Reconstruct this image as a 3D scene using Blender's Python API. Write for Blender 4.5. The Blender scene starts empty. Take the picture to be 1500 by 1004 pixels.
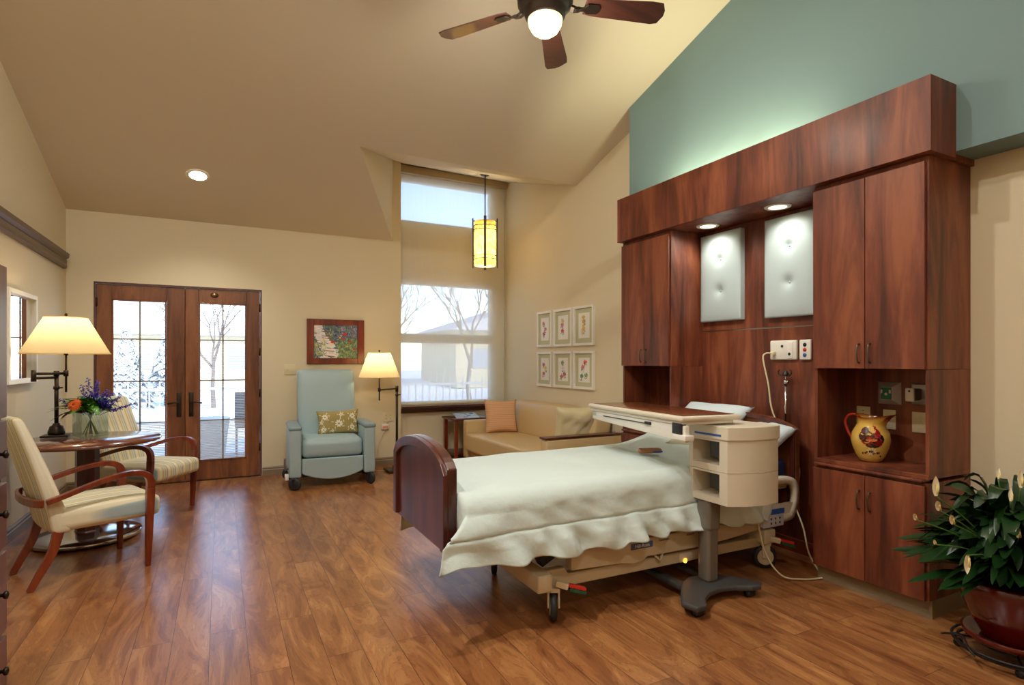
import bpy, bmesh, math, random
from mathutils import Vector, Matrix, Euler
PI = math.pi
S = bpy.context.scene
C = S.collection
random.seed(7)

# ------------------------------------------------------------------ materials
def lin(c):
    return tuple(((v/255)/12.92 if v/255 <= .04045 else ((v/255+.055)/1.055)**2.4) for v in c)
def col(c): return lin(c)+(1,)
def new_mat(name):
    m = bpy.data.materials.new(name); m.use_nodes = True
    nt = m.node_tree; b = nt.nodes['Principled BSDF']
    return m, nt, b
def plain(name, c, rough=.5, metal=0, bump=0, bscale=60, spec=.5, coat=0, vary=0, sheen=0):
    m, nt, b = new_mat(name)
    b.inputs['Base Color'].default_value = col(c)
    b.inputs['Roughness'].default_value = rough
    b.inputs['Metallic'].default_value = metal
    b.inputs['Specular IOR Level'].default_value = spec
    b.inputs['Coat Weight'].default_value = coat
    b.inputs['Coat Roughness'].default_value = .12
    if sheen: b.inputs['Sheen Weight'].default_value = sheen
    tc = nt.nodes.new('ShaderNodeTexCoord')
    if bump or vary:
        n = nt.nodes.new('ShaderNodeTexNoise'); n.inputs['Scale'].default_value = bscale
        n.inputs['Detail'].default_value = 4
        nt.links.new(tc.outputs['Object'], n.inputs['Vector'])
    if bump:
        bp = nt.nodes.new('ShaderNodeBump'); bp.inputs['Strength'].default_value = bump
        bp.inputs['Distance'].default_value = .01
        nt.links.new(n.outputs['Fac'], bp.inputs['Height']); nt.links.new(bp.outputs['Normal'], b.inputs['Normal'])
    if vary:
        mx = nt.nodes.new('ShaderNodeMix'); mx.data_type = 'RGBA'
        mx.inputs['A'].default_value = col(tuple(v*(1-vary) for v in c)); mx.inputs['B'].default_value = col(tuple(min(255, v*(1+vary)) for v in c))
        nt.links.new(n.outputs['Fac'], mx.inputs['Factor']); nt.links.new(mx.outputs['Result'], b.inputs['Base Color'])
    return m
def wood(name, dark, mid, light, axis='z', sc=1.0, rough=.35, coat=.3, contrast=1.0):
    m, nt, b = new_mat(name)
    tc = nt.nodes.new('ShaderNodeTexCoord'); mp = nt.nodes.new('ShaderNodeMapping')
    s = {'z': (7, 7, .95), 'x': (.95, 7, 7), 'y': (7, .95, 7)}[axis]
    mp.inputs['Scale'].default_value = tuple(v*sc for v in s)
    nt.links.new(tc.outputs['Object'], mp.inputs['Vector'])
    n1 = nt.nodes.new('ShaderNodeTexNoise'); n1.inputs['Scale'].default_value = 1.1; n1.inputs['Detail'].default_value = 6
    n1.inputs['Roughness'].default_value = .6; n1.inputs['Distortion'].default_value = .8
    nt.links.new(mp.outputs['Vector'], n1.inputs['Vector'])
    mp2 = nt.nodes.new('ShaderNodeMapping'); mp2.inputs['Scale'].default_value = tuple(v*sc*7 for v in s)
    nt.links.new(tc.outputs['Object'], mp2.inputs['Vector'])
    n2 = nt.nodes.new('ShaderNodeTexNoise'); n2.inputs['Scale'].default_value = 1; n2.inputs['Detail'].default_value = 3
    nt.links.new(mp2.outputs['Vector'], n2.inputs['Vector'])
    ad = nt.nodes.new('ShaderNodeMath'); ad.operation = 'MULTIPLY_ADD'
    nt.links.new(n2.outputs['Fac'], ad.inputs[0]); ad.inputs[1].default_value = .14; nt.links.new(n1.outputs['Fac'], ad.inputs[2])
    r = nt.nodes.new('ShaderNodeValToRGB'); nt.links.new(ad.outputs[0], r.inputs['Fac'])
    w = .17/contrast
    r.color_ramp.elements[0].position = .57-w; r.color_ramp.elements[0].color = col(dark)
    r.color_ramp.elements[1].position = .57+w; r.color_ramp.elements[1].color = col(light)
    e = r.color_ramp.elements.new(.57); e.color = col(mid)
    nt.links.new(r.outputs['Color'], b.inputs['Base Color'])
    b.inputs['Roughness'].default_value = rough; b.inputs['Coat Weight'].default_value = coat; b.inputs['Coat Roughness'].default_value = .15
    return m
def emit(name, c, s, base=None):
    m, nt, b = new_mat(name)
    b.inputs['Base Color'].default_value = col(base or c)
    b.inputs['Emission Color'].default_value = col(c); b.inputs['Emission Strength'].default_value = s
    return m
def attr_mat(name, rough=.6, coat=0):
    m, nt, b = new_mat(name)
    a = nt.nodes.new('ShaderNodeAttribute'); a.attribute_name = 'tint'
    nt.links.new(a.outputs['Color'], b.inputs['Base Color']); b.inputs['Roughness'].default_value = rough
    b.inputs['Coat Weight'].default_value = coat
    return m
def glass(name, c=(255, 255, 255), rough=0, base=.04):
    m, nt, b = new_mat(name)
    nt.nodes.remove(b); out = nt.nodes['Material Output']
    tr = nt.nodes.new('ShaderNodeBsdfTransparent'); tr.inputs['Color'].default_value = col(c)
    gl = nt.nodes.new('ShaderNodeBsdfGlossy'); gl.inputs['Roughness'].default_value = rough
    lw = nt.nodes.new('ShaderNodeLayerWeight'); lw.inputs['Blend'].default_value = .5
    pw = nt.nodes.new('ShaderNodeMath'); pw.operation = 'POWER'; nt.links.new(lw.outputs['Facing'], pw.inputs[0]); pw.inputs[1].default_value = 4
    fr = nt.nodes.new('ShaderNodeMath'); fr.operation = 'MULTIPLY_ADD'; nt.links.new(pw.outputs[0], fr.inputs[0]); fr.inputs[1].default_value = .6; fr.inputs[2].default_value = base
    mx = nt.nodes.new('ShaderNodeMixShader')
    nt.links.new(fr.outputs[0], mx.inputs[0]); nt.links.new(tr.outputs[0], mx.inputs[1]); nt.links.new(gl.outputs[0], mx.inputs[2])
    nt.links.new(mx.outputs[0], out.inputs['Surface'])
    return m
def shade_cloth(name, c, trans, transl):
    m, nt, b = new_mat(name)
    nt.nodes.remove(b); out = nt.nodes['Material Output']
    tc = nt.nodes.new('ShaderNodeTexCoord'); wv = nt.nodes.new('ShaderNodeTexNoise')
    mp = nt.nodes.new('ShaderNodeMapping'); mp.inputs['Scale'].default_value = (30, 30, .4)
    nt.links.new(tc.outputs['Object'], mp.inputs['Vector']); nt.links.new(mp.outputs['Vector'], wv.inputs['Vector'])
    d = nt.nodes.new('ShaderNodeBsdfDiffuse'); t = nt.nodes.new('ShaderNodeBsdfTranslucent'); tr = nt.nodes.new('ShaderNodeBsdfTransparent')
    mc = nt.nodes.new('ShaderNodeMix'); mc.data_type = 'RGBA'; mc.inputs['A'].default_value = col(tuple(v*.96 for v in c)); mc.inputs['B'].default_value = col(c)
    nt.links.new(wv.outputs['Fac'], mc.inputs['Factor'])
    nt.links.new(mc.outputs['Result'], d.inputs['Color']); nt.links.new(mc.outputs['Result'], t.inputs['Color'])
    m1 = nt.nodes.new('ShaderNodeMixShader'); m1.inputs[0].default_value = transl
    nt.links.new(d.outputs[0], m1.inputs[1]); nt.links.new(t.outputs[0], m1.inputs[2])
    m2 = nt.nodes.new('ShaderNodeMixShader'); m2.inputs[0].default_value = trans
    nt.links.new(m1.outputs[0], m2.inputs[1]); nt.links.new(tr.outputs[0], m2.inputs[2])
    nt.links.new(m2.outputs[0], out.inputs['Surface'])
    return m
def striped(name, base, stripes, axis, freq, rough=.85):
    m, nt, b = new_mat(name)
    tc = nt.nodes.new('ShaderNodeTexCoord'); sp = nt.nodes.new('ShaderNodeSeparateXYZ'); nt.links.new(tc.outputs['Object'], sp.inputs[0])
    mu = nt.nodes.new('ShaderNodeMath'); mu.operation = 'MULTIPLY'; mu.inputs[1].default_value = freq
    nt.links.new(sp.outputs[axis], mu.inputs[0])
    fr = nt.nodes.new('ShaderNodeMath'); fr.operation = 'FRACT'; nt.links.new(mu.outputs[0], fr.inputs[0])
    r = nt.nodes.new('ShaderNodeValToRGB'); r.color_ramp.interpolation = 'LINEAR'
    nt.links.new(fr.outputs[0], r.inputs['Fac'])
    els = r.color_ramp.elements
    els[0].position = 0; els[0].color = col(base); els[1].position = 1; els[1].color = col(base)
    n = len(stripes)
    for i, c in enumerate(stripes):
        p = (i+.5)/n
        for q, cc in ((p-.07, base), (p-.03, c), (p+.03, c), (p+.07, base)):
            e = els.new(q); e.color = col(cc)
    nz = nt.nodes.new('ShaderNodeTexNoise'); nz.inputs['Scale'].default_value = 220; nt.links.new(tc.outputs['Object'], nz.inputs['Vector'])
    bp = nt.nodes.new('ShaderNodeBump'); bp.inputs['Strength'].default_value = .3; bp.inputs['Distance'].default_value = .003
    nt.links.new(nz.outputs['Fac'], bp.inputs['Height']); nt.links.new(bp.outputs['Normal'], b.inputs['Normal'])
    nt.links.new(r.outputs['Color'], b.inputs['Base Color']); b.inputs['Roughness'].default_value = rough
    return m
def floor_mat():
    m, nt, b = new_mat('floor_planks')
    tc = nt.nodes.new('ShaderNodeTexCoord')
    mp = nt.nodes.new('ShaderNodeMapping'); mp.inputs['Rotation'].default_value = (0, 0, PI/2); mp.inputs['Location'].default_value = (0, .046, 0)
    nt.links.new(tc.outputs['Object'], mp.inputs['Vector'])
    br = nt.nodes.new('ShaderNodeTexBrick'); br.offset = .37; br.squash = 1
    br.inputs['Scale'].default_value = 1; br.inputs['Brick Width'].default_value = 1.3; br.inputs['Row Height'].default_value = .156
    br.inputs['Mortar Size'].default_value = .0012; br.inputs['Mortar Smooth'].default_value = .1; br.inputs['Bias'].default_value = 0
    br.inputs['Color1'].default_value = (0, 0, 0, 1); br.inputs['Color2'].default_value = (1, 1, 1, 1); br.inputs['Mortar'].default_value = (.5, .5, .5, 1)
    nt.links.new(mp.outputs['Vector'], br.inputs['Vector'])
    # grain, offset per plank
    off = nt.nodes.new('ShaderNodeVectorMath'); off.operation = 'MULTIPLY_ADD'
    nt.links.new(br.outputs['Color'], off.inputs[0]); off.inputs[1].default_value = (13, 7, 5)
    nt.links.new(tc.outputs['Object'], off.inputs[2])
    mg = nt.nodes.new('ShaderNodeMapping'); mg.inputs['Scale'].default_value = (4.2, .95, 1)
    nt.links.new(off.outputs[0], mg.inputs['Vector'])
    n1 = nt.nodes.new('ShaderNodeTexNoise'); n1.inputs['Scale'].default_value = 1.25; n1.inputs['Detail'].default_value = 9; n1.inputs['Roughness'].default_value = .64; n1.inputs['Distortion'].default_value = 2.2
    nt.links.new(mg.outputs['Vector'], n1.inputs['Vector'])
    mg2 = nt.nodes.new('ShaderNodeMapping'); mg2.inputs['Scale'].default_value = (60, 3, 1); nt.links.new(off.outputs[0], mg2.inputs['Vector'])
    n2 = nt.nodes.new('ShaderNodeTexNoise'); n2.inputs['Scale'].default_value = 1; n2.inputs['Detail'].default_value = 4; nt.links.new(mg2.outputs['Vector'], n2.inputs['Vector'])
    ad = nt.nodes.new('ShaderNodeMath'); ad.operation = 'MULTIPLY_ADD'; nt.links.new(n2.outputs['Fac'], ad.inputs[0]); ad.inputs[1].default_value = .18; nt.links.new(n1.outputs['Fac'], ad.inputs[2])
    r = nt.nodes.new('ShaderNodeValToRGB'); nt.links.new(ad.outputs[0], r.inputs['Fac'])
    r.color_ramp.elements[0].position = .34; r.color_ramp.elements[0].color = col((96, 52, 28))
    r.color_ramp.elements[1].position = .82; r.color_ramp.elements[1].color = col((186, 136, 84))
    e = r.color_ramp.elements.new(.50); e.color = col((138, 86, 50))
    e = r.color_ramp.elements.new(.64); e.color = col((162, 108, 64))
    hs = nt.nodes.new('ShaderNodeHueSaturation'); nt.links.new(r.outputs['Color'], hs.inputs['Color'])
    mr = nt.nodes.new('ShaderNodeMapRange'); mr.inputs['To Min'].default_value = .9; mr.inputs['To Max'].default_value = 1.08
    nt.links.new(br.outputs['Color'], mr.inputs['Value']); nt.links.new(mr.outputs[0], hs.inputs['Value'])
    mx = nt.nodes.new('ShaderNodeMix'); mx.data_type = 'RGBA'; mx.inputs['B'].default_value = col((70, 38, 22))
    nt.links.new(br.outputs['Fac'], mx.inputs['Factor']); nt.links.new(hs.outputs['Color'], mx.inputs['A'])
    # fine dark grain lines that follow the figure
    sn = nt.nodes.new('ShaderNodeMath'); sn.operation = 'MULTIPLY'; sn.inputs[1].default_value = 62; nt.links.new(n1.outputs['Fac'], sn.inputs[0])
    s2 = nt.nodes.new('ShaderNodeMath'); s2.operation = 'SINE'; nt.links.new(sn.outputs[0], s2.inputs[0])
    mr2 = nt.nodes.new('ShaderNodeMapRange'); mr2.inputs['From Min'].default_value = .55; mr2.inputs['From Max'].default_value = 1; mr2.inputs['To Min'].default_value = 0; mr2.inputs['To Max'].default_value = .32
    nt.links.new(s2.outputs[0], mr2.inputs['Value'])
    mv = nt.nodes.new('ShaderNodeMix'); mv.data_type = 'RGBA'; mv.inputs['B'].default_value = col((92, 50, 28))
    nt.links.new(mr2.outputs[0], mv.inputs['Factor']); nt.links.new(mx.outputs['Result'], mv.inputs['A'])
    nt.links.new(mv.outputs['Result'], b.inputs['Base Color'])
    b.inputs['Roughness'].default_value = .28; b.inputs['Specular IOR Level'].default_value = .5
    b.inputs['Coat Weight'].default_value = .25; b.inputs['Coat Roughness'].default_value = .25
    bp = nt.nodes.new('ShaderNodeBump'); bp.inputs['Strength'].default_value = .12; bp.inputs['Distance'].default_value = .004; bp.invert = False
    nt.links.new(n2.outputs['Fac'], bp.inputs['Height'])
    nt.links.new(bp.outputs['Normal'], b.inputs['Normal'])
    return m

M = {}
M['cream'] = plain('cream_wall_paint', (222, 210, 180), .75, bump=.03, bscale=300)
M['ceil'] = plain('ceiling_paint', (216, 204, 182), .85, bump=.03, bscale=300)
M['teal'] = plain('teal_wall_paint', (118, 144, 146), .8, bump=.03, bscale=300)
M['floor'] = floor_mat()
M['base'] = plain('taupe_trim_paint', (136, 120, 96), .45)
M['rail'] = plain('dark_taupe_trim', (104, 84, 68), .4)
M['cherry'] = wood('cherry_cabinet_wood', (72, 33, 20), (114, 56, 35), (143, 81, 51), 'z', 1.0, .5, .08)
M['cherry2'] = wood('red_cherry_chair_wood', (84, 28, 12), (116, 42, 18), (136, 58, 28), 'z', 1.4, .3, .5)
M['cherrydk'] = wood('dark_cherry_wood', (52, 20, 14), (84, 36, 26), (104, 50, 36), 'z', 1.0, .35, .4)
M['doorwood'] = wood('stained_door_wood', (88, 46, 24), (124, 72, 40), (150, 94, 56), 'z', .9, .4, .25)
M['sill'] = wood('sill_wood', (60, 22, 18), (88, 36, 28), (104, 48, 36), 'x', 1, .22, .6)
M['fanwood'] = wood('fan_blade_wood', (52, 26, 20), (72, 38, 28), (86, 48, 34), 'x', 1, .4, .2)
M['bronze'] = plain('oil_rubbed_bronze', (62, 52, 44), .35, .8)
M['black'] = plain('black_plastic', (24, 24, 26), .4)
M['rubber'] = plain('dark_rubber', (36, 37, 40), .55)
M['chrome'] = plain('polished_steel', (205, 205, 205), .12, 1)
M['steel'] = plain('brushed_nickel', (150, 145, 138), .3, 1)
M['white'] = plain('white_plastic', (232, 230, 222), .35)
M['ivory'] = plain('ivory_plate_plastic', (222, 212, 176), .35)
M['paper'] = plain('white_paper', (238, 236, 228), .7)
M['matboard'] = plain('sage_mat_board', (196, 196, 160), .8)
M['whiteframe'] = plain('white_painted_frame', (236, 232, 222), .4)
M['beige'] = plain('beige_bed_plastic', (198, 182, 152), .4)
M['beige2'] = plain('warm_white_tray_plastic', (216, 207, 188), .4)
M['blanket'] = plain('pale_mint_blanket', (206, 222, 220), .9, bump=.35, bscale=28, sheen=.2)
M['sheetblue'] = plain('pale_blue_sheet', (206, 222, 228), .9, bump=.2, bscale=20)
M['pillowcream'] = plain('cream_pillow_case', (228, 220, 196), .9, bump=.2, bscale=16)
M['navy'] = plain('navy_mattress_vinyl', (26, 40, 84), .45)
M['vinyl'] = plain('light_blue_vinyl', (160, 184, 190), .42, bump=.05, bscale=200)
M['sofa'] = plain('tan_sofa_vinyl', (206, 180, 132), .42, bump=.04, bscale=160)
M['padblue'] = plain('pale_blue_pad_fabric', (184, 202, 206), .6, bump=.05, bscale=200)
M['lampshade'] = None
M['grey'] = plain('dark_grey_plastic', (66, 66, 66), .5)
M['greyl'] = plain('grey_metal_column', (122, 116, 106), .38, .3)
M['blue'] = plain('blue_label', (44, 88, 170), .4)
M['red'] = plain('red_plastic', (196, 38, 26), .4)
M['green'] = plain('green_plastic', (20, 78, 52), .4)
M['pcb'] = plain('green_circuit_board', (30, 120, 84), .5)
M['pot'] = plain('oxblood_glazed_ceramic', (92, 18, 12), .12, coat=.6, vary=.25, bscale=6)
M['leaf'] = plain('glossy_dark_leaf', (24, 52, 22), .3, vary=.35, bscale=9)
M['leaf2'] = plain('fresh_green_leaf', (84, 136, 46), .4, vary=.25, bscale=30)
M['leaf3'] = plain('grey_green_leaf', (96, 112, 76), .5, vary=.2, bscale=30)
M['stem'] = plain('green_stem', (80, 116, 50), .5)
M['soil'] = plain('potting_soil', (40, 28, 20), .95, bump=.8, bscale=60)
M['spathe'] = plain('cream_white_spathe', (246, 238, 212), .5)
M['spadix'] = plain('yellow_spadix', (226, 208, 130), .7)
M['purple'] = plain('violet_blue_petals', (66, 52, 160), .6, vary=.3, bscale=50)
M['orange'] = plain('orange_petals', (240, 106, 40), .6, vary=.15, bscale=40)
M['tint'] = attr_mat('painted_strokes', .7)
M['tintgloss'] = attr_mat('glazed_painted_ceramic', .12, .5)
M['glass'] = glass('clear_glass')
M['vase'] = glass('vase_glass', (243, 248, 247), 0, .09)
M['snow'] = plain('snow', (240, 244, 250), .9, bump=.5, bscale=1.5)
M['bark'] = plain('grey_brown_bark', (120, 106, 92), .9)
M['siding'] = plain('pale_yellow_siding', (196, 184, 150), .8)
M['roof'] = plain('snow_dusted_roof', (190, 190, 196), .9)
M['spruce'] = plain('snowy_spruce_needles', (186, 198, 204), .9, vary=.35, bscale=3)
M['hazeglass'] = plain('pale_window_glass', (150, 156, 166), .3)
M['patio'] = plain('blue_grey_concrete', (150, 158, 170), .9)  # even blue-grey base colour
M['slat'] = plain('white_blind_slat', (226, 230, 234), .5)
M['muntin'] = plain('grey_muntin_bar', (150, 152, 150), .5)
M['winframe'] = plain('dark_window_frame', (150, 140, 118), .5)
M['ext'] = plain('outer_spandrel_panel', (226, 216, 192), .8)
M['mirror'] = plain('mirror_silver', (235, 235, 235), .02, 1)
M['chairfab'] = striped('pinstripe_chair_fabric', (224, 214, 182), [(160, 176, 176), (236, 228, 202), (196, 180, 120), (176, 190, 186)], 1, 11)
M['corduroy'] = striped('ribbed_peach_fabric', (208, 156, 108), [(186, 132, 86), (216, 166, 120)], 2, 45)
M['goldfab'] = plain('olive_gold_fabric', (164, 146, 88), .8, bump=.3, bscale=150)
M['satin'] = plain('crushed_cream_satin', (216, 204, 164), .35, bump=.5, bscale=22, sheen=.4)
M['wicker'] = plain('tan_wicker', (170, 150, 120), .8)
M['shade'] = shade_cloth('screen_shade_mesh', (244, 240, 226), .24, .22)
M['bulbcan'] = emit('recessed_lamp_glow', (255, 244, 214), 9)
M['bulbcan2'] = emit('headboard_lamp_glow', (255, 240, 205), 2.0)
M['fanglobe'] = emit('fan_globe_glow', (255, 226, 160), 1.7)
M['amber'] = emit('nightlight_glow', (255, 150, 30), 12)
M['magazine'] = attr_mat('glossy_magazine_print', .15, .4)

def lamp_shade_mat(name, c, transl=.6, weave=0):
    m, nt, b = new_mat(name)
    nt.nodes.remove(b); out = nt.nodes['Material Output']
    d = nt.nodes.new('ShaderNodeBsdfDiffuse'); t = nt.nodes.new('ShaderNodeBsdfTranslucent')
    d.inputs['Color'].default_value = col(c); t.inputs['Color'].default_value = col(c)
    if weave:
        tc = nt.nodes.new('ShaderNodeTexCoord'); n = nt.nodes.new('ShaderNodeTexNoise'); n.inputs['Scale'].default_value = 12; n.inputs['Detail'].default_value = 8
        r = nt.nodes.new('ShaderNodeValToRGB'); r.color_ramp.elements[0].color = col(tuple(v*.6 for v in c)); r.color_ramp.elements[1].color = col(c)
        r.color_ramp.elements[0].position = .35; r.color_ramp.elements[1].position = .6
        nt.links.new(tc.outputs['Object'], n.inputs['Vector']); nt.links.new(n.outputs['Fac'], r.inputs['Fac'])
        nt.links.new(r.outputs['Color'], d.inputs['Color']); nt.links.new(r.outputs['Color'], t.inputs['Color'])
    mx = nt.nodes.new('ShaderNodeMixShader'); mx.inputs[0].default_value = transl
    nt.links.new(d.outputs[0], mx.inputs[1]); nt.links.new(t.outputs[0], mx.inputs[2]); nt.links.new(mx.outputs[0], out.inputs['Surface'])
    return m
M['lampshade'] = lamp_shade_mat('linen_lamp_shade', (250, 232, 186))
M['pendshade'] = lamp_shade_mat('amber_mica_shade', (246, 216, 120), .7, 1)

# ------------------------------------------------------------------ geometry helpers
def V(*a): return Vector(a)
def box(bm, x0, x1, y0, y1, z0, z1, mt=None, mi=0):
    vs = [bm.verts.new((x, y, z)) for z in (z0, z1) for y in (y0, y1) for x in (x0, x1)]
    fs = [bm.faces.new([vs[i] for i in f]) for f in ((0, 2, 3, 1), (4, 5, 7, 6), (0, 1, 5, 4), (2, 6, 7, 3), (0, 4, 6, 2), (1, 3, 7, 5))]
    for f in fs: f.material_index = mi
    if mt is not None:
        for v in vs: v.co = mt @ v.co
    return vs
def _axis(h, r, n):
    if r < 1e-6: return [-h+2*h*i/n for i in range(n+1)]
    r = min(r, h*.999)
    a = [-h, -h+r*.12, -h+r*.4, -h+r]
    k = max(1, n)
    mid = [(-h+r)+(2*(h-r))*i/k for i in range(1, k)]
    return a+mid+[h-r, h-r*.4, h-r*.12, h]
def rbox(bm, x0, x1, y0, y1, z0, z1, r=.03, n=4, puff=0, fn=None, mt=None):
    c = V((x0+x1)/2, (y0+y1)/2, (z0+z1)/2); h = V((x1-x0)/2, (y1-y0)/2, (z1-z0)/2)
    pf = puff if isinstance(puff, (tuple, list)) else (puff,)*3
    r = min(r, h.x, h.y, h.z)
    ax = [_axis(h[i], r, n) for i in range(3)]
    cache = {}
    def vert(p):
        k = (round(p[0], 5), round(p[1], 5), round(p[2], 5))
        if k in cache: return cache[k]
        q = Vector(p); inn = Vector([max(-(h[i]-r), min(h[i]-r, q[i])) for i in range(3)])
        d = q-inn
        if d.length > 1e-9: d.normalize()
        o = inn+d*r
        u = [q[i]/h[i] for i in range(3)]
        for i in range(3):
            if abs(d[i]) > .5 and pf[i]:
                j, kk = (i+1) % 3, (i+2) % 3
                o[i] += d[i]*pf[i]*max(0, (1-u[j]**2))*max(0, (1-u[kk]**2))
        o += c
        if fn: o = Vector(fn(o))
        if mt is not None: o = mt @ o
        cache[k] = bm.verts.new(o); return cache[k]
    for i in range(3):
        j, k = (i+1) % 3, (i+2) % 3
        for s in (-1, 1):
            for a in range(len(ax[j])-1):
                for b_ in range(len(ax[k])-1):
                    P = []
                    for (aa, bb) in ((a, b_), (a+1, b_), (a+1, b_+1), (a, b_+1)):
                        p = [0, 0, 0]; p[i] = s*h[i]; p[j] = ax[j][aa]; p[k] = ax[k][bb]; P.append(vert(p))
                    if s < 0: P.reverse()
                    if len(set(P)) == 4:
                        f = bm.faces.new(P); f.smooth = True
def tube(bm, pts, r, n=8, cap=True, smooth=True):
    pts = [Vector(p) for p in pts]; rs = r if isinstance(r, (list, tuple)) else [r]*len(pts)
    rings = []; up = None
    for i, p in enumerate(pts):
        t = (pts[min(i+1, len(pts)-1)]-pts[max(i-1, 0)]).normalized()
        if up is None:
            up = V(0, 0, 1) if abs(t.z) < .9 else V(1, 0, 0)
        s = t.cross(up)
        if s.length < 1e-6: s = t.orthogonal()
        s.normalize(); up = s.cross(t).normalized()
        rings.append([bm.verts.new(p+(s*math.cos(2*PI*k/n)+up*math.sin(2*PI*k/n))*rs[i]) for k in range(n)])
    for a, b_ in zip(rings, rings[1:]):
        for k in range(n):
            f = bm.faces.new((a[k], a[(k+1) % n], b_[(k+1) % n], b_[k])); f.smooth = smooth
    if cap:
        bm.faces.new(list(reversed(rings[0]))); bm.faces.new(rings[-1])
def sweep(bm, pts, w, h, side=(0, 1, 0), smooth=False):
    pts = [Vector(p) for p in pts]; side = Vector(side)
    ws = w if isinstance(w, (list, tuple)) else [w]*len(pts); hs = h if isinstance(h, (list, tuple)) else [h]*len(pts)
    rings = []
    for i, p in enumerate(pts):
        t = (pts[min(i+1, len(pts)-1)]-pts[max(i-1, 0)]).normalized()
        s = (side-t*side.dot(t)).normalized(); n = t.cross(s)
        rings.append([bm.verts.new(p+s*a*ws[i]/2+n*b_*hs[i]/2) for a, b_ in ((-1, -1), (1, -1), (1, 1), (-1, 1))])
    for a, b_ in zip(rings, rings[1:]):
        for k in range(4):
            f = bm.faces.new((a[k], a[(k+1) % 4], b_[(k+1) % 4], b_[k])); f.smooth = smooth
    bm.faces.new(list(reversed(rings[0]))); bm.faces.new(rings[-1])
def lathe(bm, prof, c=(0, 0, 0), n=32, ax='z', smooth=True, fn=None, cap=True):
    c = Vector(c); rings = []
    for (r, z) in prof:
        ring = []
        for k in range(n):
            a = 2*PI*k/n
            p = V(r*math.cos(a), r*math.sin(a), z)
            if ax == 'x': p = V(p.z, p.x, p.y)
            if ax == 'y': p = V(p.y, p.z, p.x)
            if fn: p = Vector(fn(p, a))
            ring.append(bm.verts.new(c+p))
        rings.append(ring)
    for a, b_ in zip(rings, rings[1:]):
        for k in range(n):
            try:
                f = bm.faces.new((a[k], a[(k+1) % n], b_[(k+1) % n], b_[k])); f.smooth = smooth
            except ValueError: pass
    if cap and prof[0][0] > 1e-5: bm.faces.new(list(reversed(rings[0])))
    if cap and prof[-1][0] > 1e-5: bm.faces.new(rings[-1])
    bmesh.ops.remove_doubles(bm, verts=[v for r_ in rings for v in r_], dist=1e-6)
def prism(bm, pts, a, b_, ax='y', smooth=False):
    """extrude 2-D outline pts between a and b_ along ax"""
    def P(u, v, w):
        return {'x': (w, u, v), 'y': (u, w, v), 'z': (u, v, w)}[ax]
    A = [bm.verts.new(P(u, v, a)) for u, v in pts]; B = [bm.verts.new(P(u, v, b_)) for u, v in pts]
    n = len(pts)
    bm.faces.new(A); bm.faces.new(list(reversed(B)))
    for i in range(n):
        f = bm.faces.new((A[i], B[i], B[(i+1) % n], A[(i+1) % n])); f.smooth = smooth
def pillow(bm, w, h, t, mt, n=18, noise=.0, seed=0):
    rnd = random.Random(seed)
    ph = [rnd.uniform(0, 6) for _ in range(6)]
    vs = {}
    for s in (1, -1):
        for i in range(n+1):
            for j in range(n+1):
                u, v = -1+2*i/n, -1+2*j/n
                e = (1-abs(u)**2.6)*(1-abs(v)**2.6)
                z = s*t/2*max(0, e)**.42
                if noise: z += s*noise*e*(math.sin(u*5+ph[0]+v*3)+math.sin(v*7+ph[1]-u*2)+.6*math.sin((u+v)*11+ph[2]))
                x = u*w/2*(1-.10*(1-v*v)*abs(u)); y = v*h/2*(1-.10*(1-u*u)*abs(v))
                edge = i in (0, n) or j in (0, n)
                if edge and s == -1: vs[(s, i, j)] = vs[(1, i, j)]
                else: vs[(s, i, j)] = bm.verts.new(mt @ V(x, y, z))
    for s in (1, -1):
        for i in range(n):
            for j in range(n):
                P = [vs[(s, i, j)], vs[(s, i+1, j)], vs[(s, i+1, j+1)], vs[(s, i, j+1)]]
                if s < 0: P.reverse()
                f = bm.faces.new(P); f.smooth = True
def BM(): return bmesh.new()

def wloc(o):
    L = V(0, 0, 0)
    while o is not None: L += o.location; o = o.parent
    return L
def obj(name, bm, mat, parent=None, bevel=0, local=False, seg=2, tint=None):
    """link bm as one mesh. world coordinates unless local; parent location is subtracted"""
    me = bpy.data.meshes.new(name)
    if parent is not None and not local:
        L = wloc(parent)
        for v in bm.verts: v.co -= L
    bmesh.ops.recalc_face_normals(bm, faces=bm.faces[:])
    bm.to_mesh(me); bm.free()
    for m_ in (mat if isinstance(mat, (list, tuple)) else [mat]): me.materials.append(m_)
    o = bpy.data.objects.new(name, me); C.objects.link(o)
    if parent is not None: o.parent = parent
    if bevel:
        md = o.modifiers.new('edge', 'BEVEL'); md.width = bevel; md.segments = seg; md.limit_method = 'ANGLE'; md.angle_limit = math.radians(50)
    return o
def thing(name, label, cat, loc=(0, 0, 0), rz=0, group=None):
    o = bpy.data.objects.new(name, None); C.objects.link(o); o.empty_display_size = .1
    o.location = loc; o.rotation_euler = (0, 0, rz)
    o['label'] = label; o['category'] = cat
    if group: o['group'] = group
    return o
def tag(o, label, cat, group=None, kind=None):
    o['label'] = label; o['category'] = cat
    if group: o['group'] = group
    if kind: o['kind'] = kind
    return o
def rebase(o, loc):
    """move a top-level mesh's origin to loc"""
    loc = Vector(loc)
    for v in o.data.vertices: v.co -= loc
    o.location = loc
    return o
def struct(name, bm, mat, bevel=0, parent=None, label=None):
    o = obj(name, bm, mat, parent, bevel)
    if parent is None: o['kind'] = 'structure'
    if label: o['label'] = label
    return o
def copy_tree(o, parent=None):
    c = o.copy(); C.objects.link(c)
    if parent is not None: c.parent = parent; c.matrix_parent_inverse = o.matrix_parent_inverse
    for ch in list(o.children): copy_tree(ch, c)
    return c
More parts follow.
